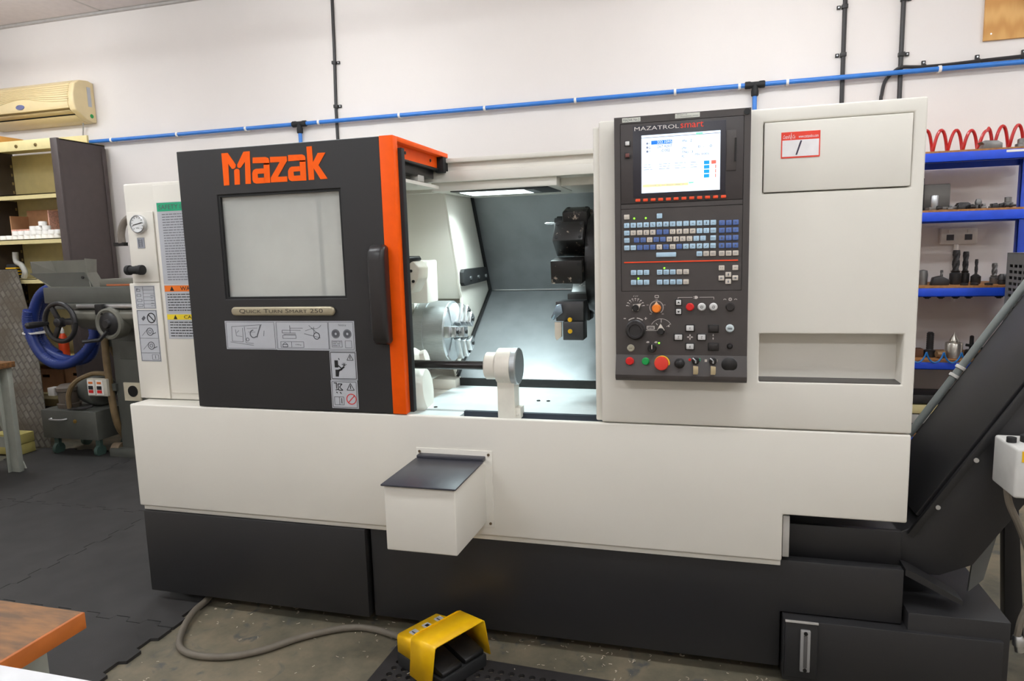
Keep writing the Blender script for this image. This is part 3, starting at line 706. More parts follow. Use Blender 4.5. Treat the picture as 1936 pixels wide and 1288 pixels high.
# ------------------------------------------------------------------ roof and header over the opening
MB().box(-1.36, 0.1, 0.5, 1.5, 1.765, 1.783).build('roof', white_m, M_, bevel=.003)
MB().box(-1.36, -0.31, 0.53, 0.56, 1.73, 1.766).build('header_slot', white_m, M_)
MB().box(-1.36, -0.31, 0.497, 0.53, 1.689, 1.731).build('header_beam', white_m, M_, bevel=.004)
MB().box(-1.36, 0.1, 0.52, 1.1, 1.689, 1.766).box(-1.36, 0.1, .60, 1.1, 1.658, 1.69).build('cavity_ceiling', inner_m, M_, bevel=.002)
hs = MB().box(-1.075, -0.548, .515, .85, 1.655, 1.69).build('worklight', inner_m, M_, bevel=.003)
MB().box(-1.0, -0.588, .535, .80, 1.651, 1.656).build('bezel', tool_m, hs, bevel=.001)
MB().box(-0.975, -0.70, .585, .76, 1.649, 1.6525).build('tube_glass', tube_m, hs)
MB().box(-0.70, -0.66, .595, .75, 1.6495, 1.6525).build('tube_end', chrome_m, hs)
ld = bpy.data.lights.new('worklight_lamp', 'AREA'); ld.shape = 'RECTANGLE'; ld.size = .27; ld.size_y = .15; ld.energy = 7.0; ld.color = (.80, .99, 1.0); ld.spread = R(120)
lo = bpy.data.objects.new('worklight_lamp', ld); lo.location = Vector((-.82, .67, 1.647))-Vector(M_.location); lo.parent = M_; col.objects.link(lo)

# cavity shell
WX = -1.06
MB().prism([(1.0, 1.68), (1.252, 1.202), (1.272, 1.202), (1.02, 1.68)], 'x', WX-.004, 0.1).build('upper_back_cover', sheet_m, M_)
MB().prism([(1.252, 1.200), (.70, .842), (.70, .82), (1.272, 1.19)], 'x', WX-.004, 0.1).build('lower_back_cover', sheet_m, M_)
MB().box(WX, .1, 1.243, 1.25, 1.1995, 1.204).build('cover_seam', chrome_m, M_)
MB().prism([(.625, 1.672), (1.0, 1.672), (1.25, 1.202), (.90, .972), (.80, 1.10), (.80, 1.20), (.775, 1.25), (.770, 1.29)], 'x', WX-.012, WX).build('side_wall', inner_m, M_, bevel=.0015)
MB().prism([(.70, .842), (.90, .972), (.86, 1.01), (.68, .88)], 'x', WX-.012, WX).build('side_wall', inner_m, M_, bevel=.0015)
MB().box(-1.36, WX-.005, 1.1, 1.115, .74, 1.3).build('recess_back', inner_m, M_)
MB().tube([(WX+.003, .99, 1.66), (WX+.003, 1.236, 1.202), (WX+.003, .695, .85)], .0075, 6).build('wiper_seal', rubber_m, M_)
MB().tube([(WX+.003, .97, 1.66), (WX+.003, 1.211, 1.205), (WX+.003, .68, .864)], .0027, 6).build('seal_trim', tool_m, M_)
MB().prism([(.625, 1.672), (.770, 1.29), (.82, 1.19), (.84, 1.19), (.79, 1.29), (.645, 1.672)], 'x', -1.36, WX-.01).build('recess_face', inner_m, M_, bevel=.002)
MB().box(-1.365, -1.345, .1, 1.2, ZP, 1.76).build('end_wall', inner_m, M_)
MB().box(-1.345, -1.02, .05, .46, 1.66, 1.672).build('side_ceiling', inner_m, M_)
br = MB().prism([(.776, 1.264), (.776, 1.312), (.792, 1.326), (1.121, 1.326), (1.148, 1.296), (1.148, 1.275), (1.127, 1.258), (.792, 1.25)], 'x', WX, WX+.02).build('sensor_bracket', rubber_m, M_, bevel=.002)
for y in (.873, .987, 1.105): MB().cyl((WX+.02, y, 1.283), (WX+.026, y, 1.283), .009, n=10).build('bracket_bolt', chrome_m, br)

# headstock and chuck
CY, CZ = .63, 1.062
MB().lathe((-1.35, CY, CZ), (1, 0, 0), [(0, .18), (.12, .18), (.15, .16), (.155, .12)], 36).build('headstock', inner_m, M_)
MB().prism([(.45, 1.20), (.45, 1.345), (.48, 1.375), (.57, 1.375), (.57, 1.20)], 'x', -1.345, -1.085).build('headstock_cover', inner_m, M_, bevel=.006)
ch = MB().lathe((-1.192, CY, CZ), (1, 0, 0), [(0, .10), (.003, .134), (.05, .134), (.052, .131), (.056, .131), (.058, .134), (.144, .134), (.151, .127), (.152, .05), (.13, .045), (.13, .0)], 48).build('chuck', steel_m, M_)
CM = Matrix.Translation((0, CY, CZ))
for k in range(3):
    a = R(205+120*k)
    MB().box(-1.042, -1.014, -.024, .024, .03, .130).box(-1.014, -.990, -.022, .022, .035, .120).box(-.990, -.966, -.022, .022, .035, .086).xf(CM @ Matrix.Rotation(a, 4, 'X')).build('jaw', chrome_m, ch, bevel=.0025)
    for q in (.06, .103): MB().cyl((-.990 if q > .08 else -.966, 0, q), (-.985 if q > .08 else -.961, 0, q), .009, n=10).xf(CM @ Matrix.Rotation(a, 4, 'X')).build('jaw_bolt', tool_m, ch)
    MB().box(-1.045, -1.036, -.018, .018, .04, .132).xf(CM @ Matrix.Rotation(a+R(60), 4, 'X')).build('jaw_slot', steel_m, ch)
mb = MB().prism([(-1.20, 1.24), (-1.075, 1.255), (-1.042, 1.31), (-1.038, 1.352), (-1.062, 1.378), (-1.12, 1.34), (-1.20, 1.33)], 'y', .26, .36)
gd = mb.build('chuck_guard', mat('guard_beige', (206, 198, 182), .5), M_, bevel=.006)
MB().prism([(-1.20, 1.335), (-1.125, 1.345), (-1.068, 1.38), (-1.075, 1.396), (-1.20, 1.396)], 'y', .25, .37).build('guard_cap', tool_m, gd, bevel=.006)
for x, z in ((-1.07, 1.34), (-1.062, 1.30)): MB().cyl((x, .261, z), (x, .256, z), .006, n=10).build('guard_bolt', tool_m, gd)

# tool setting arm: rod, pivot drum, sensor head
MB().cyl((-1.34, .2, .989), (-.748, .2, .989), .0165, n=20).build('setting_rod', mat('rod_black', (40, 36, 36), .25), M_)
MB().lathe((-.762, .2, .989), (1, 0, 0), [(0, .044), (.004, .05), (.04, .05), (.046, .06), (.05, .066), (.103, .067), (.105, .064)], 36).prism([(.165, .955), (.235, .955), (.228, .80), (.228, .775), (.165, .775)], 'x', -.712, -.648).build('sensor_head', mat('arm_white', (226, 220, 208), .4), M_)
MB().lathe((-.6575, .2, .989), (1, 0, 0), [(0, .0675), (.018, .0675), (.022, .064), (.022, .0)], 36).build('head_cap', steel_m, M_)
MB().box(-.652, -.628, .17, .222, .80, .84).cyl((-.64, .168, .815), (-.64, .172, .815), .006, n=8).build('arm_clamp', mat('arm_white', (0, 0, 0)), M_, bevel=.003)

# way covers on the cavity floor
MB().prism([(.69, .808), (.69, .795), (.225, .798), (.225, .812)], 'x', -1.06, .1).build('way_cover', mat('bright_cover', (226, 230, 230), .42, .35, var=.03), M_)
MB().box(-1.05, .1, .685, .702, .800, .842).build('rear_rail', tool_m, M_)
MB().box(-.858, .1, .205, .226, .775, .812).build('front_rail', mat('rail_blue_black', (40, 46, 58), .35), M_)
MB().box(-1.1, .1, .1, .205, .74, .784).build('front_cover', mat('bright_cover', (0, 0, 0)), M_)
MB().box(-1.12, -.858, .105, .224, .775, .806).build('side_cover', mat('bright_cover', (0, 0, 0)), M_, bevel=.003)
MB().box(-1.155, -1.045, .63, .71, .80, .846).build('stop_block', inner_m, M_, bevel=.003)
MB().box(-1.345, -1.06, .1, 1.1, .74, .80).build('sump_floor', inner_m, M_)
for x, y, z in ((-.99, .25, .8115), (-.62, .42, .8105), (-.58, .42, .8105)): MB().cyl((x, y, z-.004), (x, y, z+.003), .0075, n=10).build('cover_bolt', tool_m, M_)
MB().lathe((-1.2, .25, .86), Vector((1, .15, .1)), [(0, .10), (.12, .10), (.13, .092), (.16, .092), (.175, .08), (.176, .0)], 32).build('pivot_drum', inner_m, M_)
MB().lathe((-1.19, .33, .955), Vector((1, .1, .3)), [(0, .05), (.1, .05), (.12, .03), (.14, .03)], 20).build('pivot_boss', inner_m, M_)

# turret with tool holders
TY, TZ = .72, 1.34
tu = MB().lathe((-.445, TY, TZ), (1, 0, 0), [(0, .12), (.002, .21), (.02, .215), (.05, .215), (.06, .19), (.4, .19)], 12).build('turret', tool_m, M_)
MB().lathe((-.462, TY, TZ), (1, 0, 0), [(0, .05), (.01, .07), (.02, .07)], 24).build('turret_hub', steel_m, tu)
def holder(a, L, kind):
    mb = MB().box(-.445-L, -.447, -.047, .047, .12, .235).xf(Matrix.Translation((0, TY, TZ)) @ Matrix.Rotation(a, 4, 'X'))
    o = mb.build('tool_holder', worn_m, tu, bevel=.007)
    for px in (-.46, -.43-L):
        for py in (-.032, .032):
            MB().cyl((px, py, .233), (px, py, .2365), .007, n=8).xf(Matrix.Translation((0, TY, TZ)) @ Matrix.Rotation(a, 4, 'X')).build('holder_bolt', dark_m, tu)
    return o
for k, (deg, L) in enumerate(((15, .105), (54, .125), (96, .13), (180, .1), (220, .1), (-25, .1), (-65, .1))):
    holder(R(deg), L, 0)
T0 = Matrix.Translation((0, TY, TZ)) @ Matrix.Rotation(R(15), 4, 'X')
MB().cyl((-.58, 0, .18), (-.553, 0, .18), .028, n=20).cyl((-.59, 0, .18), (-.58, 0, .18), .022, n=20).xf(T0).build('collet', tool_m, tu)
MB().lathe((-.635, 0, .18), (1, 0, 0), [(0, .0005), (.01, .0055), (.02, .004), (.028, .0055), (.036, .004), (.044, .0055)], 10).xf(T0).build('drill', chrome_m, tu)
t3 = MB().box(-.56, -.447, .50, .60, 1.12, 1.20).box(-.53, -.447, .49, .58, 1.045, 1.12).build('turning_holder', mat('holder_grey', (78, 78, 80), .35, .6), tu, bevel=.004)
MB().prism([(-.535, 1.19), (-.555, 1.185), (-.578, 1.135), (-.568, 1.125), (-.53, 1.155)], 'y', .49, .51).build('cutting_insert', mat('insert_steel', (150, 170, 186), .25, .8), tu, bevel=.001)
MB().prism([(-.562, 1.118), (-.535, 1.118), (-.535, 1.06), (-.555, 1.045), (-.562, 1.06)], 'y', .485, .50).build('boring_blade', mat('blade_pale', (214, 200, 184), .35), tu, bevel=.001)
for z in (1.128, 1.082): MB().cyl((-.50, .489, z), (-.50, .484, z), .009, n=12).build('coolant_plug', yellow_m, tu)

# ------------------------------------------------------------------ right hand cabinet
RX0, RX1 = -0.309, LX1
cab = MB().panel([RX0, .171, .562, RX1], [ZP+.003, .991, 1.138, 1.5535, 1.7565, 1.795], {(1, 1), (1, 3)}, 0, 0.14).build('control_cabinet', white_m, M_, bevel=0.006, seg=3)
MB().box(RX0-.021, RX0+.004, .018, .1, ZP+.003, 1.782).build('jamb', white_m, cab, bevel=.006, seg=3)
MB().box(.1, RX1-.004, .14, 1.45, ZP, 1.76).build('cabinet_body', white_m, cab)
# storage pocket
MB().add([(.171, .07, .991), (.562, .07, .991), (.562, .135, .991), (.171, .135, .991), (.171, .07, 1.138), (.562, .07, 1.138)], [(0, 1, 5, 4)]).add(
   [(.165, .085, .98), (.57, .085, .98), (.57, .085, 1.15), (.165, .085, 1.15)], [(0, 1, 2, 3)]).build('pocket_back', white_m, cab)
MB().box(.172, .561, .004, .084, .9905, .9945).build('pocket_mat', mat('pocket_mat', (92, 88, 84), .8), cab)
MB().box(.1735, .5595, -.003, .03, 1.556, 1.754).build('hatch', white_m, cab, bevel=.0025, seg=3)
# red bordered lot sticker
lo_ = MB().box(.2195, .3235, -.0045, -.003, 1.6505, 1.7235).build('lot_sticker', redl_m, cab)
MB().box(.2225, .3205, -.0052, -.0044, 1.6545, 1.7005).build('sticker_field', mat('sticker_white', (232, 228, 228), .5), lo_)
mb = text(MB(), 'Cottrill & Co.', .2235, .257, 1.705, 1.715, -.005, slant=.2); text(mb, 'www.cottandco.com', .266, .3185, 1.7055, 1.714, -.005)
mb.bar(.2455, 1.702, .2465, 1.7205, .001, -.0052, -.0046)
mb.build('sticker_lettering', mat('sticker_white', (0, 0, 0)), lo_, smooth=False)
MB().prism([(.2585, 1.6585), (.263, 1.6585), (.2755, 1.6975), (.2715, 1.699), (.268, 1.69)], 'y', -.0058, -.005).build('pen_stroke', mat('marker_ink', (66, 56, 74), .6), lo_, smooth=False)

# ------------------------------------------------------------------ control console
CF = -.055
K = MB().prism([(CF+.005, 1.7915), (CF+.005, 1.08), (CF, 1.078), (CF-.022, 1.018), (CF-.02, 1.006), (CF-.008, .998), (0, .998), (0, 1.7915)], 'x', -.2545, .133).build('control_console', cons_m, M_, bevel=.001)
MB().panel([-.2545, -.237, .115, .133], [1.078, 1.2735, 1.772, 1.7915], {(1, 1)}, CF, CF+.006).build('front_frame', cons_m, K, smooth=False)
MB().box(-.2353, .1133, CF, CF+.006, 1.2752, 1.5213).build('keyboard_plate', cons_m, K)
MB().box(-.2353, .1133, CF, CF+.006, 1.5231, 1.5362).build('joint_strip', cons_m, K)
def strip(mb, x0, x1, z0, z1, d=.0012, y=CF): return mb.box(x0, x1, y-d, y+.001, z0, z1)
MB().box(-.2353, .1133, CF-.0015, CF+.006, 1.538, 1.7703).build('display_bezel', cons2_m, K, bevel=.0008)
strip(MB(), -.199, .0655, 1.554, 1.763, .0022).build('screen_surround', mat('surround_blue_black', (44, 42, 50), .35), K, bevel=.0008)
sc = strip(MB(), -.174, .050, 1.567, 1.7345, .003).build('screen', screen_m, K)
SF = CF-.003
def sbox(n, mt, *rs):
    mb = MB()
    for (a, b, c_, d) in rs: mb.box(a, b, SF-.0006, SF, c_, d)
    return mb.build(n, mt, K, smooth=False)
sbox('screen_highlight', scr_blue, (-.1455, -.0855, 1.7065, 1.7175))
sbox('screen_tabs', scr_cyan, *[(.005, .0200, 1.6415-.0127*k, 1.6515-.0127*k) for k in range(4)])
sbox('screen_alarm', scr_red, (.0255, .0388, 1.6415, 1.6515), *[(.0365, .0388, 1.6415-.0127*k, 1.6515-.0127*k) for k in (1, 2, 3)])
sbox('screen_fields', scr_pink, *[(.0245, .0363, 1.6415-.0127*k, 1.6515-.0127*k) for k in (1, 2, 3)])
sbox('screen_message_bar', scr_yel, (-.1707, -.0384, 1.5842, 1.5922))
sbox('screen_status', scr_green, (-.0375, -.024, 1.5895, 1.593), (-.018, .001, 1.7275, 1.7325))
mb = MB()
for i, (a, b) in enumerate((('X', '322.1095'), ('Z', '267.4207'), ('W', '-0.002'))):
    z = 1.7075-.0115*i
    if i: text(mb, b, -.128 if i == 1 else -.118, -.086 if i == 1 else -.092, z, z+.0078, SF-.0004)
    text(mb, a, -.152, -.1475, z, z+.006, SF-.0004); mb.ring(-.157, z+.003, .002, .0022, SF-.0005, SF, 10)
text(mb, 'WNo.', -.058, -.042, 1.708, 1.716, SF-.0004); text(mb, '2', -.034, -.0295, 1.708, 1.716, SF-.0004)
text(mb, 'UNo.', -.058, -.042, 1.688, 1.695, SF-.0004); text(mb, '0  -    0', -.012, .027, 1.689, 1.6965, SF-.0004)
text(mb, 'TNo.  3', -.058, -.026, 1.676, 1.683, SF-.0004); text(mb, 'PC', -.058, -.05, 1.664, 1.671, SF-.0004); text(mb, '70( 100)', -.022, .018, 1.6665, 1.6745, SF-.0004)
mb.box(-.174, .05, SF-.0006, SF, 1.7268, 1.728)
mb.build('screen_lettering', scr_txt, K, smooth=False)
mb = text(MB(), '322.1095', -.128, -.087, 1.7082, 1.716, SF-.0008); mb.build('screen_value', screen_m, K, smooth=False)
mb = MB()
for i in range(4): lines(mb, -.168+.045*i, -.135+.045*i, 1.632, 1.653, 3, SF, .0012, .5, 30+i)
lines(mb, -.15, -.045, 1.5855, 1.591, 1, SF-.0006, .0016, .1, 40)
mb.build('screen_small_print', mat('screen_faint', (150, 158, 176), .3, emit=.45), K, smooth=False)
mb = text(MB(), 'MAZATROL', -.1945, -.066, 1.749, 1.7602, CF-.0026, .0); mb.build('brand_lettering', mat('lettering_white', (214, 208, 202), .5), K, smooth=False)
mb = text(MB(), 'smart', -.0618, .003, 1.748, 1.7635, CF-.0026, .005); mb.build('brand_lettering', redl_m, K, smooth=False)
strip(MB(), -.2305, -.1768, 1.776, 1.7885, .001).build('asset_label', mat('label_paper', (206, 206, 196), .6), K)
strip(MB(), -.0772, -.0077, 1.7765, 1.7895, .001).build('owner_label', mat('label_paper', (0, 0, 0)), K)
mb = text(MB(), 'MAZAK No.2', -.2275, -.180, 1.7785, 1.786, CF-.0014); text(mb, 'PROPERTY OF', -.072, -.043, 1.7845, 1.788, CF-.0014); text(mb, 'CLC ENGINEERING LIMITED', -.073, -.0115, 1.779, 1.7825, CF-.0014)
mb.build('label_lettering', print_m, K, smooth=False)
MB().cyl((.1217, CF-.0035, 1.7815), (.1217, CF, 1.7815), .0085, n=18).build('console_lock', rubber_m, K)
strip(MB(), .067, .0945, 1.6195, 1.733, .004).build('card_slot_door', cons_m, K, bevel=.0015)
MB().tube([(.092, CF-.006, 1.71), (.0915, CF-.006, 1.645)], .003, 6).build('slot_hinge', line_m, K)
sk = MB().box(-.0072, .0072, -.003, 0, -.0042, .0042).mesh('soft_key', mat('soft_key_red', (236, 78, 36), .45), bevel=.0015)
for i in range(12): inst(sk, 'soft_key', K, (-.1849+.2454*i/11, CF-.002, 1.5468))
# keyboard
kb = {n: MB().box(-.0081, .0081, -.0042, 0, -.0074, .0074).mesh('key', mt, bevel=.0016) for n, mt in (('p', keyb_m), ('d', keyd_m), ('w', keyw_m))}
def key(n, x, z): inst(kb[n], 'key', K, (x, CF, z))
PX = .01933; kp = MB(); kd = MB()
def leg(mb, s, x, z, wx=.0035, wz=.0035): text(mb, s, x-wx, x+wx, z-wz, z+wz, CF-.0044)
rows = [(1.4735, [(0, 'p', '!'), (1, 'p', '@'), (2, 'p', '#'), (3, 'p', '$'), (4, 'p', '%'), (5, 'p', '^'), (6, 'p', '&'), (7, 'p', '*'), (8, 'p', '('), (9, 'p', ')'), (10, 'p', '-'), (11, 'p', '+'), (12, 'p', '|'), (13, 'p', '=')]),
        (1.4508, [(0, 'p', 'TAB')]+[(i+1, c, s) for i, (c, s) in enumerate(zip('wwwwddwwww', 'QWERTYUIOP'))]+[(11, 'p', '['), (12, 'p', ']'), (13, 'p', 'DEL')]),
        (1.4288, [(0, 'p', 'Ctrl')]+[(i+1.52, c, s) for i, (c, s) in enumerate(zip('ddwddwwww', 'ASDFGHJKL'))]+[(10.52, 'p', ';'), (11.52, 'p', ':'), (13, 'p', 'ENT')]),
        (1.4064, [(0, 'p', 'Shift'), (1, 'p', 'CAP')]+[(i+2, c, s) for i, (c, s) in enumerate(zip('dddwdwd', 'ZXCVBNM'))]+[(9, 'p', '<'), (10, 'p', '>'), (11, 'p', '?'), (12, 'p', '/'), (13, 'p', 'Shift')])]
for z, ks in rows:
    for i, c, s in ks:
        x = -.2186+PX*i; key(c, x, z)
        wx = .0055 if len(s) > 1 else (.0012 if s in '!|()[];:I' else .0032)
        leg(kp, s, x, z, wx, .0016 if len(s) > 1 else (.0008 if s in '-=' else .0034))
for j, z in enumerate((1.4717, 1.4500, 1.4277, 1.4056)):
    for i in range(3):
        x = .0572+.0191*i; key('d', x, z); leg(kp, ('789', '456', '123', '-0.')[j][i], x, z, .0026, .0034)
for i, c in ((11, 'p'), (12, 'w'), (13, 'w')): key(c, -.2186+PX*i, 1.3835); lines(kp, -.2186+PX*i-.005, -.2186+PX*i+.005, 1.380, 1.387, 2, CF-.0038, .001, 0, i)
for i in range(3): key('w', .0575+.0193*i, 1.383); lines(kp, .0575+.0193*i-.005, .0575+.0193*i+.005, 1.380, 1.387, 2, CF-.0038, .001, 0, i+9)
MB().box(-.1313, -.0728, CF-.004, CF, 1.3765, 1.390).build('space_bar', keyb_m, K, bevel=.0016)
key('w', -.2184, 1.4988); key('p', -.1216, 1.4984)
MB().box(-.2275, .1032, CF-.002, CF, 1.3605, 1.364).build('divider_line', mat('divider_red', (236, 72, 24), .45), K)
for x in (-.1988, -.1795, -.1602): key('p', x, 1.3312); key('p', x, 1.3015)
for i, x in enumerate((-.1211, -.1018, -.0825, -.0632, -.0439)):
    key('p' if i < 3 else 'w', x, 1.3312); key('p' if i < 4 else 'w', x, 1.3012)
for x in (-.1988, -.1795, -.1602, -.1211, -.1018, -.0825, -.0632, -.0439):
    for z in (1.3312, 1.3013): lines(kp, x-.005, x+.005, z-.005, z+.004, 2, CF-.0038, .0012, .3, int(x*-1e4))
for x, z, s in ((.0576, 1.3406, '11'), (.096, 1.3405, '++'), (.0767, 1.3207, None), (.0573, 1.3107, None), (.0962, 1.3106, None), (.0767, 1.3005, None)):
    key('w', x, z)
    if s: leg(kp, s, x, z+.001, .003, .0022)
for (x, z, dx, dz) in ((.0767, 1.3207, 0, 1), (.0573, 1.3107, -1, 0), (.0962, 1.3106, 1, 0), (.0767, 1.3005, 0, -1)):
    kp.bar(x-dx*.004, z-dz*.004, x+dx*.001, z+dz*.001, .0018, CF-.0048, CF-.0044)
    kp.prism([(x+dx*.0045, z+dz*.0045), (x+dz*.0028, z+dx*.0028), (x-dz*.0028, z-dx*.0028)], 'y', CF-.0048, CF-.0044)
kp.build('key_lettering', mat('key_ink', (88, 92, 106), .6), K, smooth=False)['kind'] = 'stuff'
led = MB().lathe((0, 0, 0), (0, -1, 0), [(0, .0026), (.0016, .0026), (.0024, .001)], 10).mesh('indicator_light', led_m)
for x, z in ((-.1962, 1.4939), (-.1621, 1.4937), (-.1074, 1.3432), (-.1848, 1.3132), (-.123, 1.1151)): inst(led, 'indicator_light', K, (x, CF, z))

# operating panel: rotary knobs, push buttons
ink = MB()
def arc(x, z, r, wd, a0, a1, n=16): ink.ring(x, z, r, wd, CF-.0008, CF, n, a0, a1)
def knob(n, x, z, r, h, mt, pointer=None, pm=None):
    o = MB().lathe((x, CF, z), (0, -1, 0), [(0, r*1.1), (.003, r*1.1), (.004, r), (h*.85, r*.92), (h, r*.8)], 28).build(n, mt, K)
    return o
def pointer(x, z, a, L, wd, y, mt, n='pointer'):
    c, s = math.cos(a), math.sin(a)
    MB().prism([(x+c*L, z+s*L), (x-s*wd, z+c*wd), (x-c*wd*1.1, z-s*wd*1.1), (x+s*wd, z-c*wd)], 'y', y, CF-.001).build(n, mt, K, bevel=.0006)
knobk = mat('knob_black', (30, 28, 28), .35)
pointer(-.1929, 1.2239, R(38), .021, .0125, CF-.006, keyw_m); knob('feed_knob', -.1929, 1.2239, .0105, .016, knobk)
for k in range(9):
    a = R(10+20*k); ink.bar(-.194+.019*math.cos(a), 1.226+.019*math.sin(a), -.194+.023*math.cos(a), 1.226+.023*math.sin(a), .0012, CF-.0008, CF)
    ink.bar(-.194+.026*math.cos(a)-.0025, 1.226+.026*math.sin(a), -.194+.026*math.cos(a)+.0025, 1.226+.026*math.sin(a), .0024, CF-.0008, CF)
for q in (-.006, .0, .005): ink.bar(-.194+q, 1.258, -.191+q, 1.261, .0012, CF-.0008, CF)
pointer(-.1306, 1.2241, R(90), .019, .0125, CF-.005, mat('pointer_peach', (232, 190, 150), .5)); knob('override_knob', -.1306, 1.2215, .0125, .018, mat('knob_orange', (242, 132, 40), .4))
arc(-.1306, 1.2241, .0205, .0012, -50, 230, 26)
for k in range(27):
    a = R(-50+280*k/26); ink.bar(-.1306+.0175*math.cos(a), 1.2241+.0175*math.sin(a), -.1306+.0205*math.cos(a), 1.2241+.0205*math.sin(a), .0008, CF-.0008, CF)
text(ink, '100', -.1345, -.1265, 1.2475, 1.2505, CF-.0008); frame_lines(ink, -.135, -.1245, 1.2545, 1.261, CF-.0004, .0018)
for x, z, s in ((-.157, 1.232, '50'), (-.107, 1.232, '150'), (-.148, 1.2045, '0'), (-.112, 1.2045, '200')): text(ink, s, x-.003, x+.003, z-.0014, z+.0014, CF-.0008)
def square(n, x, z, wx, wz, mt, s=None):
    MB().box(x-wx-.003, x+wx+.003, CF-.003, CF, z-wz-.003, z+wz+.003).build('button_frame', knobk, K, bevel=.001)
    MB().box(x-wx, x+wx, CF-.008, CF, z-wz, z+wz).build(n, mt, K, bevel=.0015)
btnw = mat('button_white', (206, 204, 202), .45)
btnd = mat('button_dark', (38, 33, 32), .5)
square('jog_button', -.065, 1.2394, .0072, .0075, btnw); square('jog_button', -.065, 1.2121, .0072, .0075, btnw)
square('power_button', -.2152, 1.7144, .006, .006, btnw); square('power_button', -.2152, 1.6799, .006, .006, mat('button_dull_red', (112, 64, 60), .5))
ik2 = MB()
ik2.prism([(-.069, 1.2375), (-.061, 1.2375), (-.065, 1.243)], 'y', CF-.0088, CF-.0082); ik2.prism([(-.069, 1.214), (-.061, 1.214), (-.065, 1.2085)], 'y', CF-.0088, CF-.0082)
def round_btn(n, x, z, r, mt, h=.009, y=CF):
    MB().lathe((x, y, z), (0, -1, 0), [(0, r*1.22), (.003, r*1.22), (.004, r*1.05), (h*.9, r), (h, r*.9)], 24).build(n, mt, K)
for x, mt in ((-.0318, red_m), (.0022, btnw), (.0357, btnw)): round_btn('push_button', x, 1.2255, .0098, mt)
for x in (.0022, .0357): ik2.ring(x, 1.2255, .0035, .001, CF-.0098, CF-.0092, 12)
ink.bar(-.0668, 1.2543, -.025, 1.2543, .0012, CF-.0008, CF).bar(-.005, 1.2543, .0366, 1.2543, .0012, CF-.0008, CF).bar(-.0668, 1.2545, -.0668, 1.2475, .0012, CF-.0008, CF).bar(.0366, 1.2545, .0366, 1.2475, .0012, CF-.0008, CF)
ink.prism([(-.018, 1.2495), (-.012, 1.2495), (-.008, 1.254), (-.012, 1.2585), (-.018, 1.2585)], 'y', CF-.0008, CF).bar(-.022, 1.252, -.018, 1.252, .0012, CF-.0008, CF).bar(-.022, 1.256, -.018, 1.256, .0012, CF-.0008, CF)
for k in range(8):
    a = R(45*k); ink.bar(.0831+.0035*math.cos(a), 1.2475+.0035*math.sin(a), .0831+.0055*math.cos(a), 1.2475+.0055*math.sin(a), .0016, CF-.0008, CF)
ink.ring(.0831, 1.2475, .003, .0014, CF-.0008, CF, 12); ink.ring(.068, 1.2445, .004, .0014, CF-.0008, CF, 8, 20, 160); ink.ring(.0985, 1.2445, .004, .0014, CF-.0008, CF, 8, 20, 160)
knob('selector_knob', .0831, 1.225, .012, .012, btnd)
hw = MB().lathe((-.1935, CF, 1.1555), (0, -1, 0), [(0, .031), (.004, .031), (.006, .028), (.02, .027), (.024, .024), (.024, .019), (.021, .017), (.021, 0)], 36).build('handwheel', mat('handwheel_black', (46, 43, 43), .35), K)
ink.ring(-.1935, 1.1555, .0365, .003, CF-.0008, CF, 8, 96, 126); ink.ring(-.1935, 1.1555, .0365, .003, CF-.0008, CF, 8, 54, 84)
ink.bar(-.23, 1.1905, -.223, 1.1905, .0022, CF-.0008, CF).bar(-.167, 1.1905, -.159, 1.1905, .0022, CF-.0008, CF).bar(-.163, 1.1865, -.163, 1.1945, .0022, CF-.0008, CF)
pointer(-.1176, 1.155, R(92), .02, .0115, CF-.005, keyw_m); knob('mode_knob', -.1176, 1.1515, .0105, .016, knobk)
arc(-.1165, 1.157, .0325, .0012, 28, 152, 16); ink.bar(-.1165, 1.178, -.1165, 1.189, .0016, CF-.0008, CF).bar(-.132, 1.176, -.127, 1.17, .0016, CF-.0008, CF).bar(-.09, 1.173, -.101, 1.165, .0012, CF-.0008, CF)
ink.prism([(-.096, 1.165), (-.092, 1.165), (-.092, 1.169), (-.096, 1.169)], 'y', CF-.0008, CF); ink.bar(-.163, 1.1535, -.13, 1.1535, .0012, CF-.0008, CF); frame_lines(ink, -.159, -.137, 1.1575, 1.1665, CF-.0004, .0022)
text(ink, 'Rapid', -.157, -.139, 1.1595, 1.1645, CF-.0008)
for x, z, s in ((-.0315, 1.1617, 'X'), (-.0651, 1.134, 'Z'), (.0027, 1.1344, 'Z'), (-.0311, 1.1058, 'X')):
    square('axis_button', x, z, .0108, .0078, btnw); text(ik2, s, x-.0028, x+.0028, z-.0036, z+.0036, CF-.0084)
for z in (1.160, 1.1053): square('axis_button', .0366, z, .0125, .009, btnd)
for k in range(4):
    a = R(90*k); c, s = math.cos(a), math.sin(a); x, z = -.0313, 1.134
    ink.prism([(x+c*.0095, z+s*.0095), (x+c*.005-s*.0024, z+s*.005+c*.0024), (x+c*.001, z+s*.001), (x+c*.005+s*.0024, z+s*.005-c*.0024)], 'y', CF-.0008, CF)
for s in (1, -1): ink.prism([(.0359, 1.1352+s*.0095), (.0339, 1.1352+s*.005), (.0359, 1.1352+s*.001), (.0379, 1.1352+s*.005)], 'y', CF-.0008, CF)
round_btn('push_button', .0832, 1.1613, .0098, mat('button_pale', (196, 206, 208), .4)); round_btn('push_button', -.2085, 1.0988, .0092, mat('button_ivory', (176, 170, 150), .4))
lines(ik2, .077, .0895, 1.158, 1.1645, 2, CF-.0092, .0014, 0, 3); text(ik2, '1000', -.2135, -.2035, 1.097, 1.101, CF-.0095)
knob('selector_knob', -.1435, 1.0996, .0125, .018, knobk); MB().box(-.1448, -.1422, CF-.021, CF-.017, 1.099, 1.112).build('pointer', keyw_m, K)
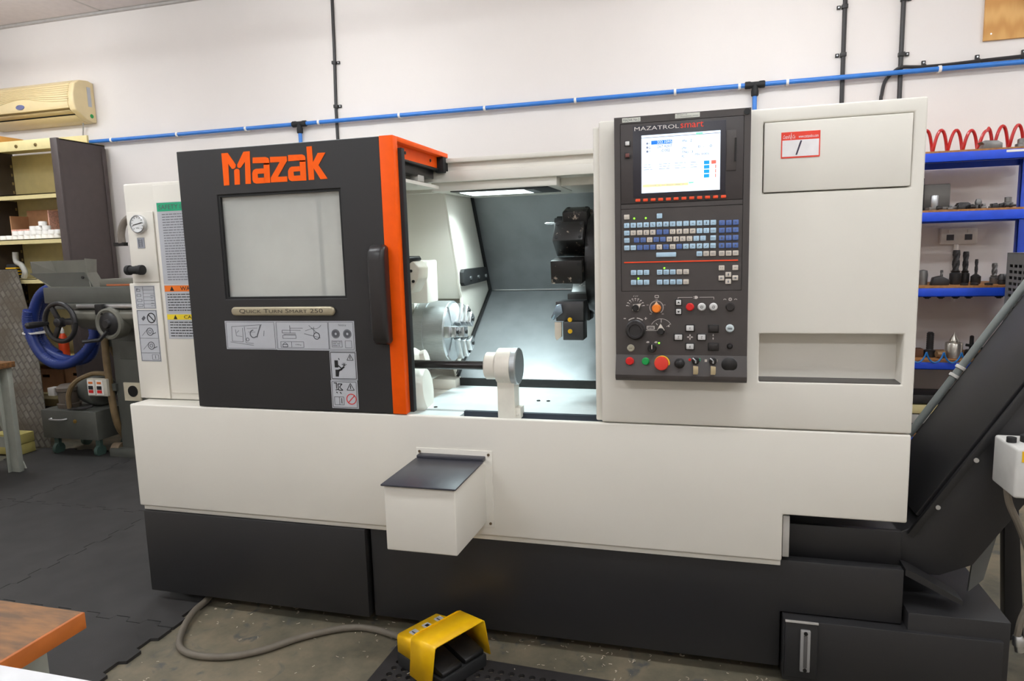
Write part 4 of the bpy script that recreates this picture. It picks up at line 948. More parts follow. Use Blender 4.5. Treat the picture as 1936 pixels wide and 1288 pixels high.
for x in (-.157, -.1325): ink.prism([(x-.005, 1.116), (x-.002, 1.12), (x+.004, 1.12), (x+.005, 1.116), (x, 1.1145)], 'y', CF-.0008, CF)
MB().lathe((.0835, CF, 1.1075), (0, -1, 0), [(0, .0085), (.004, .0085), (.01, .005), (.011, 0)], 18).build('buzzer', knobk, K)
ink.build('panel_legends', mat('legend_white', (202, 194, 188), .6), K, smooth=False)['kind'] = 'stuff'
# sloping lower ledge
LY = CF-.007
round_btn('stop_button', -.2113, 1.0588, .0105, red_m, .011, LY); round_btn('start_button', -.1628, 1.0588, .0098, green_m, .011, LY)
ik2.build('button_symbols', printk_m, K, smooth=False)['kind'] = 'stuff'
es = MB().lathe((-.1135, LY, 1.0540), (0, -1, 0), [(0, .0235), (.003, .0235), (.004, .022), (.004, 0)], 32).build('emergency_collar', yellow_m, K)
MB().lathe((-.1140, LY, 1.0575), (0, -1, 0), [(.003, .012), (.018, .013), (.02, .0205), (.03, .0212), (.034, .019), (.036, 0)], 32).build('emergency_stop', mat('estop_red', (226, 62, 48), .45), K)
MB().lathe((-.0611, LY-.002, 1.0549), (0, -1, 0), [(0, .0155), (.005, .0155), (.006, .012), (.016, .0115), (.018, .009)], 24).build('lock_switch', knobk, K)
for x in (-.014, .0362):
    MB().lathe((x, LY-.002, 1.064), (0, -1, 0), [(0, .011), (.005, .011), (.006, .008), (.012, .008)], 20).build('key_switch', knobk, K)
    MB().box(x-.002, x+.002, LY-.03, LY-.01, 1.060, 1.068).build('key_blade', chrome_m, K)
    MB().prism([(x-.007, 1.026), (x+.006, 1.026), (x+.0075, 1.032), (x+.0075, 1.05), (x-.007, 1.052)], 'y', LY-.03, LY-.026).build('key_bow', mat('key_brass', (196, 178, 142), .35, .4), K, bevel=.001)
    MB().cyl((x-.009, LY-.014, 1.073), (x+.002, LY-.016, 1.064), .0022, n=8).build('key_pin', chrome_m, K)
mb = MB().cyl((-.0315, LY-.0005, 1.0655), (-.0315, LY+.002, 1.0655), .0042, n=14); mb.build('off_mark', red_m, K)
MB().box(-.003, -.0005, LY-.0006, LY+.002, 1.062, 1.07).build('on_mark', greenl_m, K)
for x in (.0155, .045): MB().box(x-.0035, x+.0035, LY-.0006, LY+.002, 1.060, 1.067).build('lock_mark', keyw_m, K)
MB().lathe((.083, LY-.003, 1.0531), (0, -1, 0), [(0, .0225), (.003, .0225), (.005, .02), (.005, 0)], 30).build('blanking_plug', knobk, K)

# ------------------------------------------------------------------ parts box on the front skirt
bx = MB().prism([(-.302, .482), (-.302, .694), (0, .694), (0, .470), (-.05, .470)], 'x', -.951, -.715)
B = bx.build('swarf_box', white_m, M_, bevel=.004, seg=3)
MB().box(-.968, -.688, -.004, .0, .453, .727).build('box_flange', white_m, B, bevel=.001)
for x, z in ((-.955, .714), (-.70, .714), (-.70, .467)): MB().cyl((x, -.0065, z), (x, -.003, z), .005, n=10).build('flange_screw', mat('screw_dull', (120, 104, 84), .4, .5), B)
lid_m = mat('lid_blue_black', (56, 56, 64), .4, bump=.3, bscale=60, stretch=(1, .05, 1))
MB().box(-.957, -.709, -.312, -.035, .694, .700).build('box_lid', lid_m, B, bevel=.002)
MB().box(-.955, -.711, -.034, -.002, .694, .709).build('lid_hinge', lid_m, B, bevel=.003)

# ================================================================== CHIP CONVEYOR, TANK, JUNCTION BOX
cv = thing('chip_conveyor', 'black inclined chip conveyor rising from the right end of the white lathe', 'conveyor', (.75, .28, 0))
cvm = black_m
UX, UZ = math.cos(R(58.6)), math.sin(R(58.6))            # up the slope
def cvp(t, w_): return (.628+UX*t+UZ*w_, .500+UZ*t-UX*w_)   # w_: into the conveyor body
CVL = 1.30
MB().prism([(.27, .37), (.72, .37), cvp(.02, .20), cvp(CVL, .20), cvp(CVL, 0), cvp(0.03, 0), (.60, .50), (.27, .512)], 'y', .105, .54).build('housing', cvm, cv, bevel=.004)
MB().prism([cvp(.0, -.006), cvp(CVL, -.006), cvp(CVL, .014), cvp(.0, .014)], 'y', .09, .106).build('side_lip', cvm, cv, bevel=.002)
MB().prism([cvp(.06, -.012), cvp(CVL, -.012), cvp(CVL, .0), cvp(.06, .0)], 'y', .12, .50).build('top_cover', cvm, cv, bevel=.003)
for t in (.12, .30, .62):
    q = cvp(t, .012); MB().cyl((q[0], .092, q[1]), (q[0], .086, q[1]), .007, n=10).build('cover_bolt', grey_m, cv)
MB().tube([(cvp(t, -.012)[0], .548, cvp(t, -.012)[1]) for t in (.08, .35, .6, CVL)], .013, 10).build('conduit', mat('conduit_grey', (136, 142, 140), .5), cv)
for t in (.485, .52):
    q = cvp(t, -.012); MB().lathe((q[0]-UX*.005, .548, q[1]-UZ*.005), (UX, 0, UZ), [(0, .016), (.001, .018), (.011, .018), (.012, .016)], 14).build('cable_tie', plast_m, cv)
MB().box(.27, .605, .085, .104, .40, .512).build('trough_front', base_m, cv, bevel=.003)
MB().prism([cvp(.38, .20), cvp(.44, .20), (1.10, .0), (1.04, .0)], 'y', .2, .24).build('support_leg', cvm, cv, bevel=.003)
MB().prism([cvp(.38, .20), cvp(.44, .20), (1.10, .0), (1.04, .0)], 'y', .44, .48).build('support_leg', cvm, cv, bevel=.003)
MB().prism([cvp(.06, .20), cvp(.2, .20), (.86, .345), (.82, .30)], 'y', .16, .17).build('gusset', mat('gusset_grey', (96, 96, 92), .5), cv)
# junction box with yellow warning label
jb = MB().box(.822, .94, -.10, .05, .703, .842).build('junction_box', mat('box_grey_white', (206, 204, 200), .5), cv, bevel=.008, seg=3)
MB().box(.835, .935, -.1015, -.0995, .806, .836).build('hazard_label', yellow_m, jb)
mb = MB()
tri_pts = ((.872, .812), (.896, .812), (.884, .832))
for a, b in zip(tri_pts, tri_pts[1:]+tri_pts[:1]): mb.bar(*a, *b, .002, -.1025, -.1015)
mb.build('hazard_symbol', printk_m, jb, smooth=False)
MB().box(.85, .91, .05, .11, .74, .80).build('box_bracket', cvm, cv)
MB().cyl((.835, -.03, .842), (.835, -.03, .856), .012, n=14).cyl((.88, -.02, .842), (.88, -.02, .86), .02, n=16).build('gland', rubber_m, cv)
MB().tube(smooth_path([(.835, -.02, .71), (.845, -.02, .66), (.872, -.015, .6), (.905, 0, .52), (.932, .02, .42), (.928, .03, .34), (.914, .03, .285), (.906, .03, .22)]), .0095, 8).build('cable', cable_m, cv)
MB().lathe((.909, .03, .24), (.15, 0, -1), [(0, .011), (.01, .016), (.03, .016), (.033, .012), (.05, .012)], 12).build('cable_plug', chrome_m, cv)

tk = thing('coolant_tank', 'low black coolant tank under the conveyor with clear level gauge', 'tank', (.62, .3, 0))
MB().box(.258, .86, -.014, .9, .03, .236).box(.61, .88, .0, .9, .03, .292).build('tank_body', base_m, tk, bevel=.004)
MB().prism([(.603, .42), (.63, .41), (.76, .335), (.76, .32), (.603, .40)], 'y', .02, .09).build('splash_plate', base_m, tk)
MB().box(.262, .358, -.024, -.01, .05, .238).build('gauge_plate', base_m, tk, bevel=.003)
MB().box(.262, .358, -.03, -.024, .236, .241).build('plate_flange', grey_m, tk)
MB().box(.307, .336, -.034, -.022, .076, .214).build('gauge_body', mat('gauge_grey', (150, 148, 146), .3), tk, bevel=.003)
MB().box(.316, .327, -.0365, -.033, .092, .198).build('gauge_window', mat('gauge_clear', (86, 84, 84), .1, coat=.6), tk, bevel=.001)
for z in (.084, .206): MB().cyl((.3215, -.037, z), (.3215, -.033, z), .006, n=10).build('gauge_bolt', tool_m, tk)
for x in (.32, .82):
    for y in (.05, .8): MB().cyl((x-.012, y, .022), (x+.012, y, .022), .022, n=14).build('caster', tool_m, tk)

lc = thing('louvred_cabinet', 'grey steel cabinet with ventilation slots behind the conveyor', 'cabinet', (1.9, 2.03, 0))
cg_m = mat('cabinet_grey', (112, 110, 108), .5)
MB().box(1.623, 2.2, 1.86, 1.864, 0, 1.313).box(1.623, 2.2, 2.196, 2.2, 0, 1.313).box(2.196, 2.2, 1.86, 2.2, 0, 1.313).box(1.62, 2.2, 1.86, 2.2, 1.309, 1.313).box(1.62, 2.2, 1.86, 2.2, 0, .01).build('body', cg_m, lc)
ys = [1.86]; zs = [0.0]; 
for j in range(5): ys += [1.90+.055*j, 1.94+.055*j]
ys.append(2.2)
for k in range(9): zs += [.979+.032*k, .995+.032*k]
zs.append(1.311)
MB().panel(ys, zs, {(2*a+1, 2*b+1) for a in range(5) for b in range(9)}, 0, .003).xf(Matrix(((0, 1, 0, 1.62), (1, 0, 0, 0), (0, 0, 1, 0), (0, 0, 0, 1)))).build('slotted_side', cg_m, lc, smooth=False)

# ================================================================== BLUE TOOL RACK
rk = thing('tool_rack', 'bright blue steel rack with chipboard shelves behind the conveyor', 'rack', (1.3, 2.47, 0))
RXA, RXB, RYA, RYB = .74, 1.875, 2.25, 2.69
for x in (RXA, RXB-.045):
    for y in (RYA+.002, RYB-.04):
        MB().box(x, x+.045, y, y+.006, 0, 1.86).box(x, x+.006, y, y+.04, 0, 1.86).build('upright', rackb_m, rk, bevel=.001)
SH = [(1.885, 1.821), (1.560, 1.493), (1.130, 1.069), (.700, .646), (.25, .19)]
for zt, zb in SH:
    MB().box(RXA+.01, RXB-.01, RYA+.015, RYB-.005, zt-.012, zt).build('shelf_board', wood_m, rk)
    MB().box(RXA, RXB, RYA-.004, RYA+.002, zb, zt-.012).box(RXA, RXB, RYA-.004, RYA+.03, zb, zb+.005).build('front_beam', rackb_m, rk, bevel=.001)
    MB().box(RXA, RXB, RYB, RYB+.005, zb, zt-.012).build('rear_beam', rackb_m, rk)
MB().box(1.60, 1.70, RYA-.0055, RYA-.0035, 1.857, 1.869).build('shelf_label', plast_m, rk)

# red spiral hose on the top board
ch_ = [(1.02, 1.94), (1.12, 1.945)]
P = []
n = 240
for i in range(n+1):
    t = i/n; a = 2*PI*10.5*t
    x = .98+.80*t; r = .052+.012*math.sin(3*t+1)
    if t > .72: r = .062
    P.append((x-.0118*math.sin(a)*1.0, 2.40+.015*math.cos(a+1.2), 1.885+.008+r*(1-math.cos(a))))
tag(MB().tube(P, .0088, 8).build('spiral_hose', coilr_m), 'red spiral air hose lying stretched on top of the blue rack', 'hose')

ZA, ZB, ZC, ZD = 1.885, 1.560, 1.130, .700
darks = mat('tool_steel_dark', (62, 60, 60), .4, .6, var=.15)
mids = mat('tool_steel_mid', (128, 126, 124), .35, .7, var=.12)
def turned(name, label_, cat, x, y, z, prof, mt, group=None, lean=(0, 0, 1), n=20):
    o = MB().lathe((x, y, z), lean, prof, n).build(name, mt)
    return tag(o, label_, cat, group)
# on the top board
o = MB().prism([(1.50, ZA), (1.60, ZA), (1.60, ZA+.03), (1.575, ZA+.045), (1.515, ZA+.048), (1.495, ZA+.04), (1.51, ZA+.028)], 'y', 2.30, 2.366).build('clamp_block', mids, bevel=.003)
tag(o, 'grey machined clamp block beside the red spiral hose', 'clamp')
o = MB().lathe((1.70, 2.33, ZA), (0, 0, 1), [(0, .03), (.02, .03), (.024, .02), (.045, .02), (.05, .012)], 16).build('drill_adapter', mids); tag(o, 'short stepped steel adapter at the labelled end of the top board', 'tool')
# second shelf
vs = thing('angle_plate', 'grey cast angle plate standing on the second rack shelf', 'angle plate', (1.31, 2.45, ZB))
MB().box(1.255, 1.395, 2.42, 2.445, ZB, ZB+.155).build('upright_plate', mat('plate_cast', (112, 108, 104), .5, .3), vs, bevel=.008)
MB().box(1.255, 1.395, 2.30, 2.42, ZB, ZB+.018).build('foot', mat('plate_cast', (0, 0, 0)), vs, bevel=.003)
o = MB().box(1.20, 1.246, 2.38, 2.44, ZB, ZB+.19).box(1.20, 1.24, 2.40, 2.43, ZB+.19, ZB+.22).build('parallel_bar', rubber_m, bevel=.004); tag(o, 'black steel bar standing upright beside the angle plate', 'bar')
o = MB().cyl((1.29, 2.34, ZB+.018), (1.29, 2.34, ZB+.085), .02, n=18).build('collet_sleeve', chrome_m, bevel=.002); tag(o, 'shiny steel sleeve standing on the foot of the angle plate', 'sleeve')
rr = random.Random(5)
kinds = ['small dark clamp stud lying on the second rack shelf', 'small steel T-nut lying on the second rack shelf', 'short dark clamp bar lying on the second rack shelf']
for k in range(13):
    x, y = (1.30+.055*k, 2.285) if k < 7 else (1.42+.05*(k-7), 2.315)
    q = k % 3
    mt = (darks, mids, darks)[q]
    if q == 0: mb = MB().lathe((x-.012, y, ZB+.012), (1, rr.uniform(-.12, .12), 0), [(0, .012), (.008, .012), (.009, .007), (.028, .007), (.03, .005)], 10)
    elif q == 1: mb = MB().box(x-.013, x+.013, y-.01, y+.01, ZB, ZB+.012).box(x-.007, x+.007, y-.01, y+.01, ZB+.012, ZB+.026)
    else: mb = MB().prism([(x-.018, ZB), (x+.016, ZB), (x+.018, ZB+.014), (x+.006, ZB+.028), (x-.014, ZB+.024)], 'y', y-.012, y+.012)
    o = mb.build('clamping_piece', mt, bevel=.0015 if q else 0); tag(o, kinds[q], 'tool', 'clamping pieces on the second rack shelf')
o = MB().prism([(1.405, ZB), (1.475, ZB), (1.472, ZB+.032), (1.46, ZB+.04), (1.415, ZB+.04), (1.402, ZB+.02)], 'y', 2.33, 2.38).build('step_block', darks, bevel=.003); tag(o, 'dark stepped clamp block at the back of the second rack shelf', 'clamp')
o = MB().lathe((1.515, 2.35, ZB), (0, 0, 1), [(0, .022), (.02, .022), (.026, .016), (.04, .018), (.055, .012), (.058, 0)], 18).build('ball_nut', mids); tag(o, 'rounded bright steel nut standing taller than its neighbours on second shelf', 'nut')
o = MB().lathe((1.665, 2.36, ZB), (0, 0, 1), [(0, .026), (.03, .026), (.034, .018), (.06, .018), (.062, 0)], 18).build('bearing_ring', mids); tag(o, 'pale steel collar on the second shelf next to the rack upright', 'collar')
# third shelf: milling tools standing on end
def endmill(x, y, z, h, r, base_r, label_, mt=darks):
    t = thing('milling_tool', label_, 'milling tool', (x, y, z), group='milling tools on the third rack shelf')
    MB().lathe((x, y, z), (0, 0, 1), [(0, base_r*.8), (h*.1, base_r), (h*.32, base_r), (h*.36, base_r*.7), (h*.4, r*1.3)], 20).build('arbor', mt, t)
    mb = MB(); k = 18; nn = 16
    for i in range(k+1):
        z0 = z+h*.38+h*.62*i/k
        for q in range(nn):
            a = 2*PI*q/nn; rr_ = r*(.78+.22*math.cos(4*(a-R(11)*i))); mb.v.append((x+rr_*math.cos(a), y+rr_*math.sin(a), z0))
    mb.f += [(i*nn+q, i*nn+(q+1) % nn, (i+1)*nn+(q+1) % nn, (i+1)*nn+q) for i in range(k) for q in range(nn)]+[tuple(range(k*nn, (k+1)*nn))]
    mb.build('fluted_cutter', mt, t, angle=1.2)
endmill(1.43, 2.38, ZC, .20, .02, .03, 'tallest dark fluted milling cutter standing on the third rack shelf')
endmill(1.492, 2.42, ZC, .19, .016, .024, 'slender long milling cutter standing behind the tallest one')
endmill(1.535, 2.38, ZC, .145, .009, .026, 'thin drill in a round arbor standing beside the long cutters')
endmill(1.635, 2.40, ZC, .12, .015, .022, 'medium end mill standing behind a knurled chuck near the upright', mids)
endmill(1.365, 2.40, ZC, .085, .008, .018, 'short twist drill stub standing left of the tallest cutter', mids)
turned('drill_chuck', 'squat dark drill chuck with bright ring near the rack upright', 'drill chuck', 1.652, 2.33, ZC, [(0, .018), (.006, .024), (.02, .024), (.021, .021), (.026, .021), (.027, .025), (.05, .022), (.06, .014)], darks)
turned('boring_head', 'bright cylindrical boring head at the machine end of the third shelf', 'tool', 1.262, 2.38, ZC, [(0, .024), (.06, .026), (.085, .022), (.09, .0)], mids)
o = MB().prism([(1.29, ZC), (1.38, ZC), (1.385, ZC+.03), (1.34, ZC+.055), (1.30, ZC+.045)], 'y', 2.31, 2.36).build('tool_post', darks, bevel=.004); tag(o, 'lumpy dark tool post block lying on the third rack shelf', 'tool post')
for k, x in enumerate((1.452, 1.503, 1.575)):
    turned('spanner_collar', 'flat dark collar lying at the front of the third shelf', 'collar', x, 2.30, ZC, [(0, .02), (.01, .021), (.014, .012)], darks, 'collars at the front of the third shelf', n=14)
for k, x in enumerate((1.26, 1.33, 1.405, 1.47, 1.62)):
    tag(MB().lathe((x, 2.275, ZC-.0615), (0, 0, -1), [(0, .02), (.006, .02), (.008, .012), (.012, .012)], 12).build('magnet_hook', rubber_m), 'small black knob under the third shelf beam', 'knob', 'black knobs under the third shelf beam')
# fourth shelf
turned('live_centre', 'bright steel drum with sharp cone point on the fourth rack shelf', 'live centre', 1.437, 2.36, ZD, [(0, .042), (.002, .046), (.085, .046), (.09, .043), (.09, .024), (.094, .026), (.105, .024), (.152, .001)], mat('turned_steel', (196, 190, 180), .28, .9, var=.05), n=32)
turned('threaded_arbor', 'tall dark threaded arbor beside the bright cone on fourth shelf', 'arbor', 1.318, 2.38, ZD, [(0, .03), (.04, .032), (.045, .02)]+[(.05+.006*i, .018+.002*(i % 2)) for i in range(16)]+[(.15, .012)], darks)
o = MB().box(1.215, 1.28, 2.36, 2.42, ZD, ZD+.05).build('wooden_block', mat('dark_wood', (96, 62, 42), .7), bevel=.003); tag(o, 'dark brown wooden block beside the threaded arbor', 'block')
o = MB().lathe((1.338, 2.325, ZD+.025), (1, .2, 0), [(0, .02), (.02, .025), (.045, .022), (.05, .01)], 14).build('brass_fitting', mat('brass_brown', (150, 118, 84), .4, .4)); tag(o, 'brownish rounded fitting lying between arbor and bright cone', 'fitting')
t = thing('lever_clamp', 'black clamp with lever arm behind the bright cone', 'clamp', (1.535, 2.38, ZD))
MB().lathe((1.535, 2.38, ZD), (0, 0, 1), [(0, .034), (.03, .036), (.045, .03), (.05, .012), (.125, .011), (.13, .006)], 16).build('clamp_body', darks, t)
MB().tube([(1.503, 2.375, ZD+.075), (1.535, 2.37, ZD+.07), (1.60, 2.36, ZD+.05)], .008, 8).build('lever', rubber_m, t)
P = []
for i in range(90):
    t = i/89; a = 2*PI*5.6*t
    P.append((1.08+.50*t-.012*math.sin(a), 2.228, .750-.030*(1-math.cos(a))))
tag(MB().tube(P, .005, 8).build('spiral_hose', coilb_m), 'blue spiral air hose looped along the fourth shelf beam', 'hose')
# bottom shelf stock
for k in range(4):
    o = MB().box(.85, 1.6, 2.30, 2.5, .25+.06*k, .25+.06*k+.052).build('flat_box', (darks, grey_m, cream_m, darks)[k], bevel=.003)
    tag(o, ('black flat case lowest in the pile on bottom rack shelf', 'grey flat case second in the pile on bottom rack shelf', 'cream flat case third in the pile on bottom rack shelf', 'black flat case topmost of the pile on bottom rack shelf')[k], 'case')

# ================================================================== LEFT: CABINET
cb = thing('storage_cabinet', 'tall cream shelved cabinet with brown side panel under the air conditioner', 'cabinet', (-5.42, 2.49, 0))
CX0, CX1, CYF, CYB, CZT = -5.96, -4.91, 2.26, 2.71, 2.38
MB().box(CX0, CX0+.03, CYF, CYB, .02, CZT).build('side_panel', brown_m, cb, bevel=.002)
MB().box(CX1-.03, CX1, CYF, CYB, .02, CZT).build('side_panel', brown_m, cb, bevel=.002)
MB().box(CX0+.03, CX1-.03, CYB-.012, CYB, .02, CZT-.03).build('back_panel', cream_m, cb)
MB().box(CX0, CX1-.06, CYF-.004, CYF+.01, CZT-.075, CZT+.004).box(CX0, CX1, CYF, CYB, CZT-.012, CZT).box(CX0, -4.955, 2.58, 2.60, CZT, 2.45).build('top_panel', cream_m, cb, bevel=.002)
MB().box(CX0, CX1, CYF, CYB, 0, .08).build('plinth', brown_m, cb)
shelves = [1.962, 1.602, 1.277, .60, .30]
for z in shelves:
    MB().box(CX0+.03, CX1-.03, CYF+.004, CYB-.012, z-.008, z).box(CX0+.03, CX1-.03, CYF+.004, CYF+.008, z-.04, z).build('shelf', cream_m, cb)
slot = MB().box(0, .006, -.006, .006, -.012, .012).mesh('slot_clip', mat('slot_cream', (160, 140, 100), .6))
for k in range(22): inst(slot, 'slot_clip', cb, (CX0+.0295, CYB-.03, 2.26-.075*k))
for x in (-5.52, -5.33, -5.13): MB().lathe((x, CYF-.004, CZT-.04), (0, -1, 0), [(0, .014), (.004, .014), (.006, .006), (.012, .006)], 12).build('top_catch', mat('catch_brass', (128, 108, 66), .4, .5), cb)
MB().box(CX1-.065, CX1+.004, CYF-.012, CYF+.012, .02, CZT+.002).build('corner_post', brown_m, cb, bevel=.003)
MB().box(CX1-.002, CX1+.006, CYB-.04, CYB, .02, CZT-.03).build('rear_post', brown_m, cb, bevel=.002)
# things in and on the cabinet
o = MB().box(-5.93, -5.605, 2.33, 2.56, CZT, CZT+.075).build('carton', mat('carton_orange', (196, 144, 74), .8), bevel=.003); tag(o, 'orange brown carton standing on top of the cream cabinet', 'carton')
z = 1.602
t = thing('torn_box', 'torn open cardboard box on the cabinet shelf holding pale parts', 'box', (-5.45, 2.5, z))
MB().box(-5.62, -5.2, 2.52, 2.53, z, z+.25).build('back_flap', card_m, t); MB().box(-5.62, -5.2, 2.36, 2.52, z, z+.012).build('bottom', card_m, t)
MB().box(-5.21, -5.2, 2.36, 2.53, z, z+.23).build('side_flap', pink_m, t); MB().box(-5.62, -5.61, 2.36, 2.53, z, z+.2).build('side_flap', card_m, t)
MB().box(-5.61, -5.36, 2.352, 2.362, z, z+.085).build('printed_flap', pink_m, t); MB().box(-5.36, -5.2, 2.352, 2.362, z, z+.085).build('front_flap', card_m, t)
MB().prism([(-5.6, z+.24), (-5.22, z+.25), (-5.14, z+.2), (-5.2, z+.2)], 'y', 2.50, 2.512).build('top_flap', card_m, t)
cap = MB().lathe((0, 0, 0), (0, 0, 1), [(0, .031), (.031, .031), (.035, .028), (.035, 0)], 18).mesh('bottle_cap', plast_m)
rr = random.Random(11); nC = 0
spots = [(-5.72+.064*i, 2.322, z) for i in range(11)]+[(-5.52+.064*i, 2.323, z+.035) for i in range(8)]+[(-5.33, 2.324, z+.07), (-5.26, 2.322, z+.07), (-5.195, 2.324, z+.07), (-5.23, 2.323, z+.105)]+[(-5.44, 2.44, z+.013), (-5.36, 2.45, z+.013), (-5.40, 2.445, z+.048), (-5.33, 2.44, z+.048), (-5.36, 2.44, z+.083)]
for (x, y, q) in spots:
    o = bpy.data.objects.new('bottle_cap', cap); col.objects.link(o); o.location = (x, y, q)
    inb = y > 2.4
    tag(o, 'white round plastic cap heaped inside the torn cardboard box' if inb else 'white round plastic cap in the row along the cabinet shelf edge', 'cap', 'white caps in the torn box' if inb else 'white caps along the shelf edge')
bag = MB()
for i in range(7):
    for j in range(9):
        a = 2*PI*j/9; r = .085*(1-.06*i)*(1+.16*math.sin(3*a+i*1.3)+.07*math.sin(5*a-i))
        bag.v.append((-5.07+r*math.cos(a)*1.15, 2.46+r*.7*math.sin(a), z+.032*i))
for i in range(6):
    for j in range(9): bag.f.append((i*9+j, i*9+(j+1) % 9, (i+1)*9+(j+1) % 9, (i+1)*9+j))
bag.f += [tuple(range(8, -1, -1)), tuple(range(54, 63))]
tag(bag.build('plastic_bag', mat('bag_clear', (208, 200, 182), .3, var=.12, scale=40), smooth=False), 'crumpled translucent plastic bag beside the white caps', 'bag')
o = MB().box(-5.14, -4.98, 2.58, 2.6, z, z+.28).build('paper_sheet', mat('sheet_white', (214, 206, 190), .7)); tag(o, 'pale card sheet standing behind the crumpled bag', 'card')
z = 1.277
t = thing('tool_tray', 'teal plastic tray holding a red tool on the cabinet shelf', 'tray', (-5.25, 2.42, z))
MB().box(-5.36, -5.12, 2.33, 2.5, z, z+.055).build('tray', teal_m, t, bevel=.006)
MB().lathe((-5.25, 2.38, z+.06), (1, 0, .05), [(0, .012), (.02, .016), (.09, .016), (.1, .01)], 10).build('red_grip', red_m, t); MB().tube([(-5.25, 2.38, z+.06), (-5.3, 2.38, z+.075), (-5.32, 2.38, z+.1), (-5.28, 2.38, z+.095)], .006, 6).build('wire_loop', chrome_m, t)
z = .60
t = thing('spray_bottle', 'orange red squeeze bottle with white cap on the low cabinet shelf', 'bottle', (-5.2, 2.36, z))
MB().lathe((-5.2, 2.36, z), (0, 0, 1), [(0, .035), (.01, .04), (.15, .04), (.2, .02), (.21, .015)], 20).build('body', mat('bottle_orange', (222, 74, 32), .4), t)
MB().lathe((-5.2, 2.36, z+.21), (0, 0, 1), [(0, .016), (.03, .014), (.05, .004)], 12).build('cap', plast_m, t)
z = .30
for k, (xa, xb, h) in enumerate(((-5.6, -5.22, .2), (-5.2, -4.95, .22))):
    t = thing('cardboard_box', ('plain cardboard box on the lowest shelf nearest the leaning plate', 'cardboard box with hand slot on the lowest shelf behind the pump')[k], 'box', ((xa+xb)/2, 2.47, z))
    xm = (xa+xb)/2
    MB().box(xa, xa+.004, 2.344, 2.6, z, z+h).box(xb-.004, xb, 2.344, 2.6, z, z+h).box(xa, xb, 2.596, 2.6, z, z+h).box(xa, xb, 2.344, 2.6, z, z+.004).build('carton_body', card_m, t)
    MB().panel([xa, xm-.04, xm+.04, xb], [z, z+h-.07, z+h-.045, z+h], {(1, 1)}, 2.34, 2.344).build('slotted_front', card_m, t, smooth=False)
    for ya, yb in ((2.34, 2.469), (2.471, 2.6)): MB().box(xa, xb, ya, yb, z+h, z+h+.004).build('top_flap', card_m, t)

# ================================================================== LEFT: SURFACE GRINDER
gr = thing('surface_grinder', 'old grey surface grinder with black handwheel and sloping splash guard', 'grinder', (-3.75, 1.9, 0))
MB().prism([(-4.02, .06), (-3.3, .06), (-3.3, .98), (-4.02, .98)], 'y', 1.70, 2.25).build('base_column', grind_m, gr, bevel=.012)
MB().box(-4.10, -3.25, 1.66, 2.28, .0, .07).build('foot', grind_m, gr, bevel=.01)
MB().cyl((-4.10, 1.72, .05), (-4.03, 1.72, .05), .05, n=18).build('foot_roller', mat('roller_brown', (120, 104, 84), .5), gr)
MB().prism([(1.52, 1.02), (1.60, .95), (1.78, .90), (2.15, .90), (2.15, 1.08), (1.55, 1.08), (1.52, 1.06)], 'x', -4.16, -3.3).build('saddle', grindl_m, gr, bevel=.008)
MB().box(-4.34, -3.2, 1.54, 1.86, 1.085, 1.125).build('way', grind_m, gr, bevel=.004)
MB().box(-4.10, -3.2, 1.525, 1.541, 1.095, 1.118).build('slide_bar', chrome_m, gr, bevel=.002)
MB().box(-3.92, -3.86, 1.50, 1.545, 1.05, 1.12).build('stop_dog', tool_m, gr, bevel=.004)
MB().box(-4.40, -3.2, 1.55, 1.84, 1.125, 1.235).build('table', grind_m, gr, bevel=.006)
MB().box(-3.96, -3.4, 1.60, 1.78, 1.235, 1.285).build('magnetic_chuck', grindl_m, gr, bevel=.004)
MB().box(-3.90, -3.4, 1.598, 1.602, 1.238, 1.25).build('chuck_rail', mat('rail_orange', (176, 100, 60), .5), gr)
sg = MB().add([(-4.545, 1.60, 1.415), (-4.535, 1.76, 1.417), (-4.15, 1.78, 1.42), (-4.06, 1.60, 1.428), (-4.535, 1.60, 1.335), (-4.50, 1.76, 1.33), (-4.16, 1.78, 1.33), (-4.05, 1.60, 1.33), (-4.35, 1.555, 1.235), (-4.36, 1.76, 1.235), (-4.10, 1.78, 1.235), (-3.99, 1.56, 1.235)],
     [(0, 1, 5, 4), (1, 2, 6, 5), (2, 3, 7, 6), (4, 5, 9, 8), (5, 6, 10, 9), (6, 7, 11, 10), (8, 9, 10, 11)])
o = sg.build('splash_guard', grindl_m, gr, smooth=False)
md = o.modifiers.new('thickness', 'SOLIDIFY'); md.thickness = .005
MB().prism([(-4.535, 1.335), (-4.05, 1.335), (-3.99, 1.235), (-4.35, 1.235)], 'y', 1.575, 1.58).build('guard_apron', grind_m, gr)
MB().cyl((-4.05, 1.56, 1.30), (-4.05, 1.553, 1.30), .01, n=10).build('guard_screw', tool_m, gr)
# column head behind (seen beside the lathe)
MB().box(-3.9, -3.35, 1.95, 2.3, .9, 1.75).build('wheel_column', mat('grinder_pale', (176, 172, 160), .5), gr, bevel=.01)
MB().tube(smooth_path([(-3.88, 1.9, 1.74), (-3.99, 1.9, 1.68), (-4.03, 1.9, 1.6), (-4.03, 1.9, 1.53)]), .025, 10).build('coolant_hose', mat('hose_grey_brown', (120, 110, 100), .6), gr)
MB().box(-4.09, -4.0, 1.88, 1.92, 1.51, 1.535).build('hose_clamp', tool_m, gr)
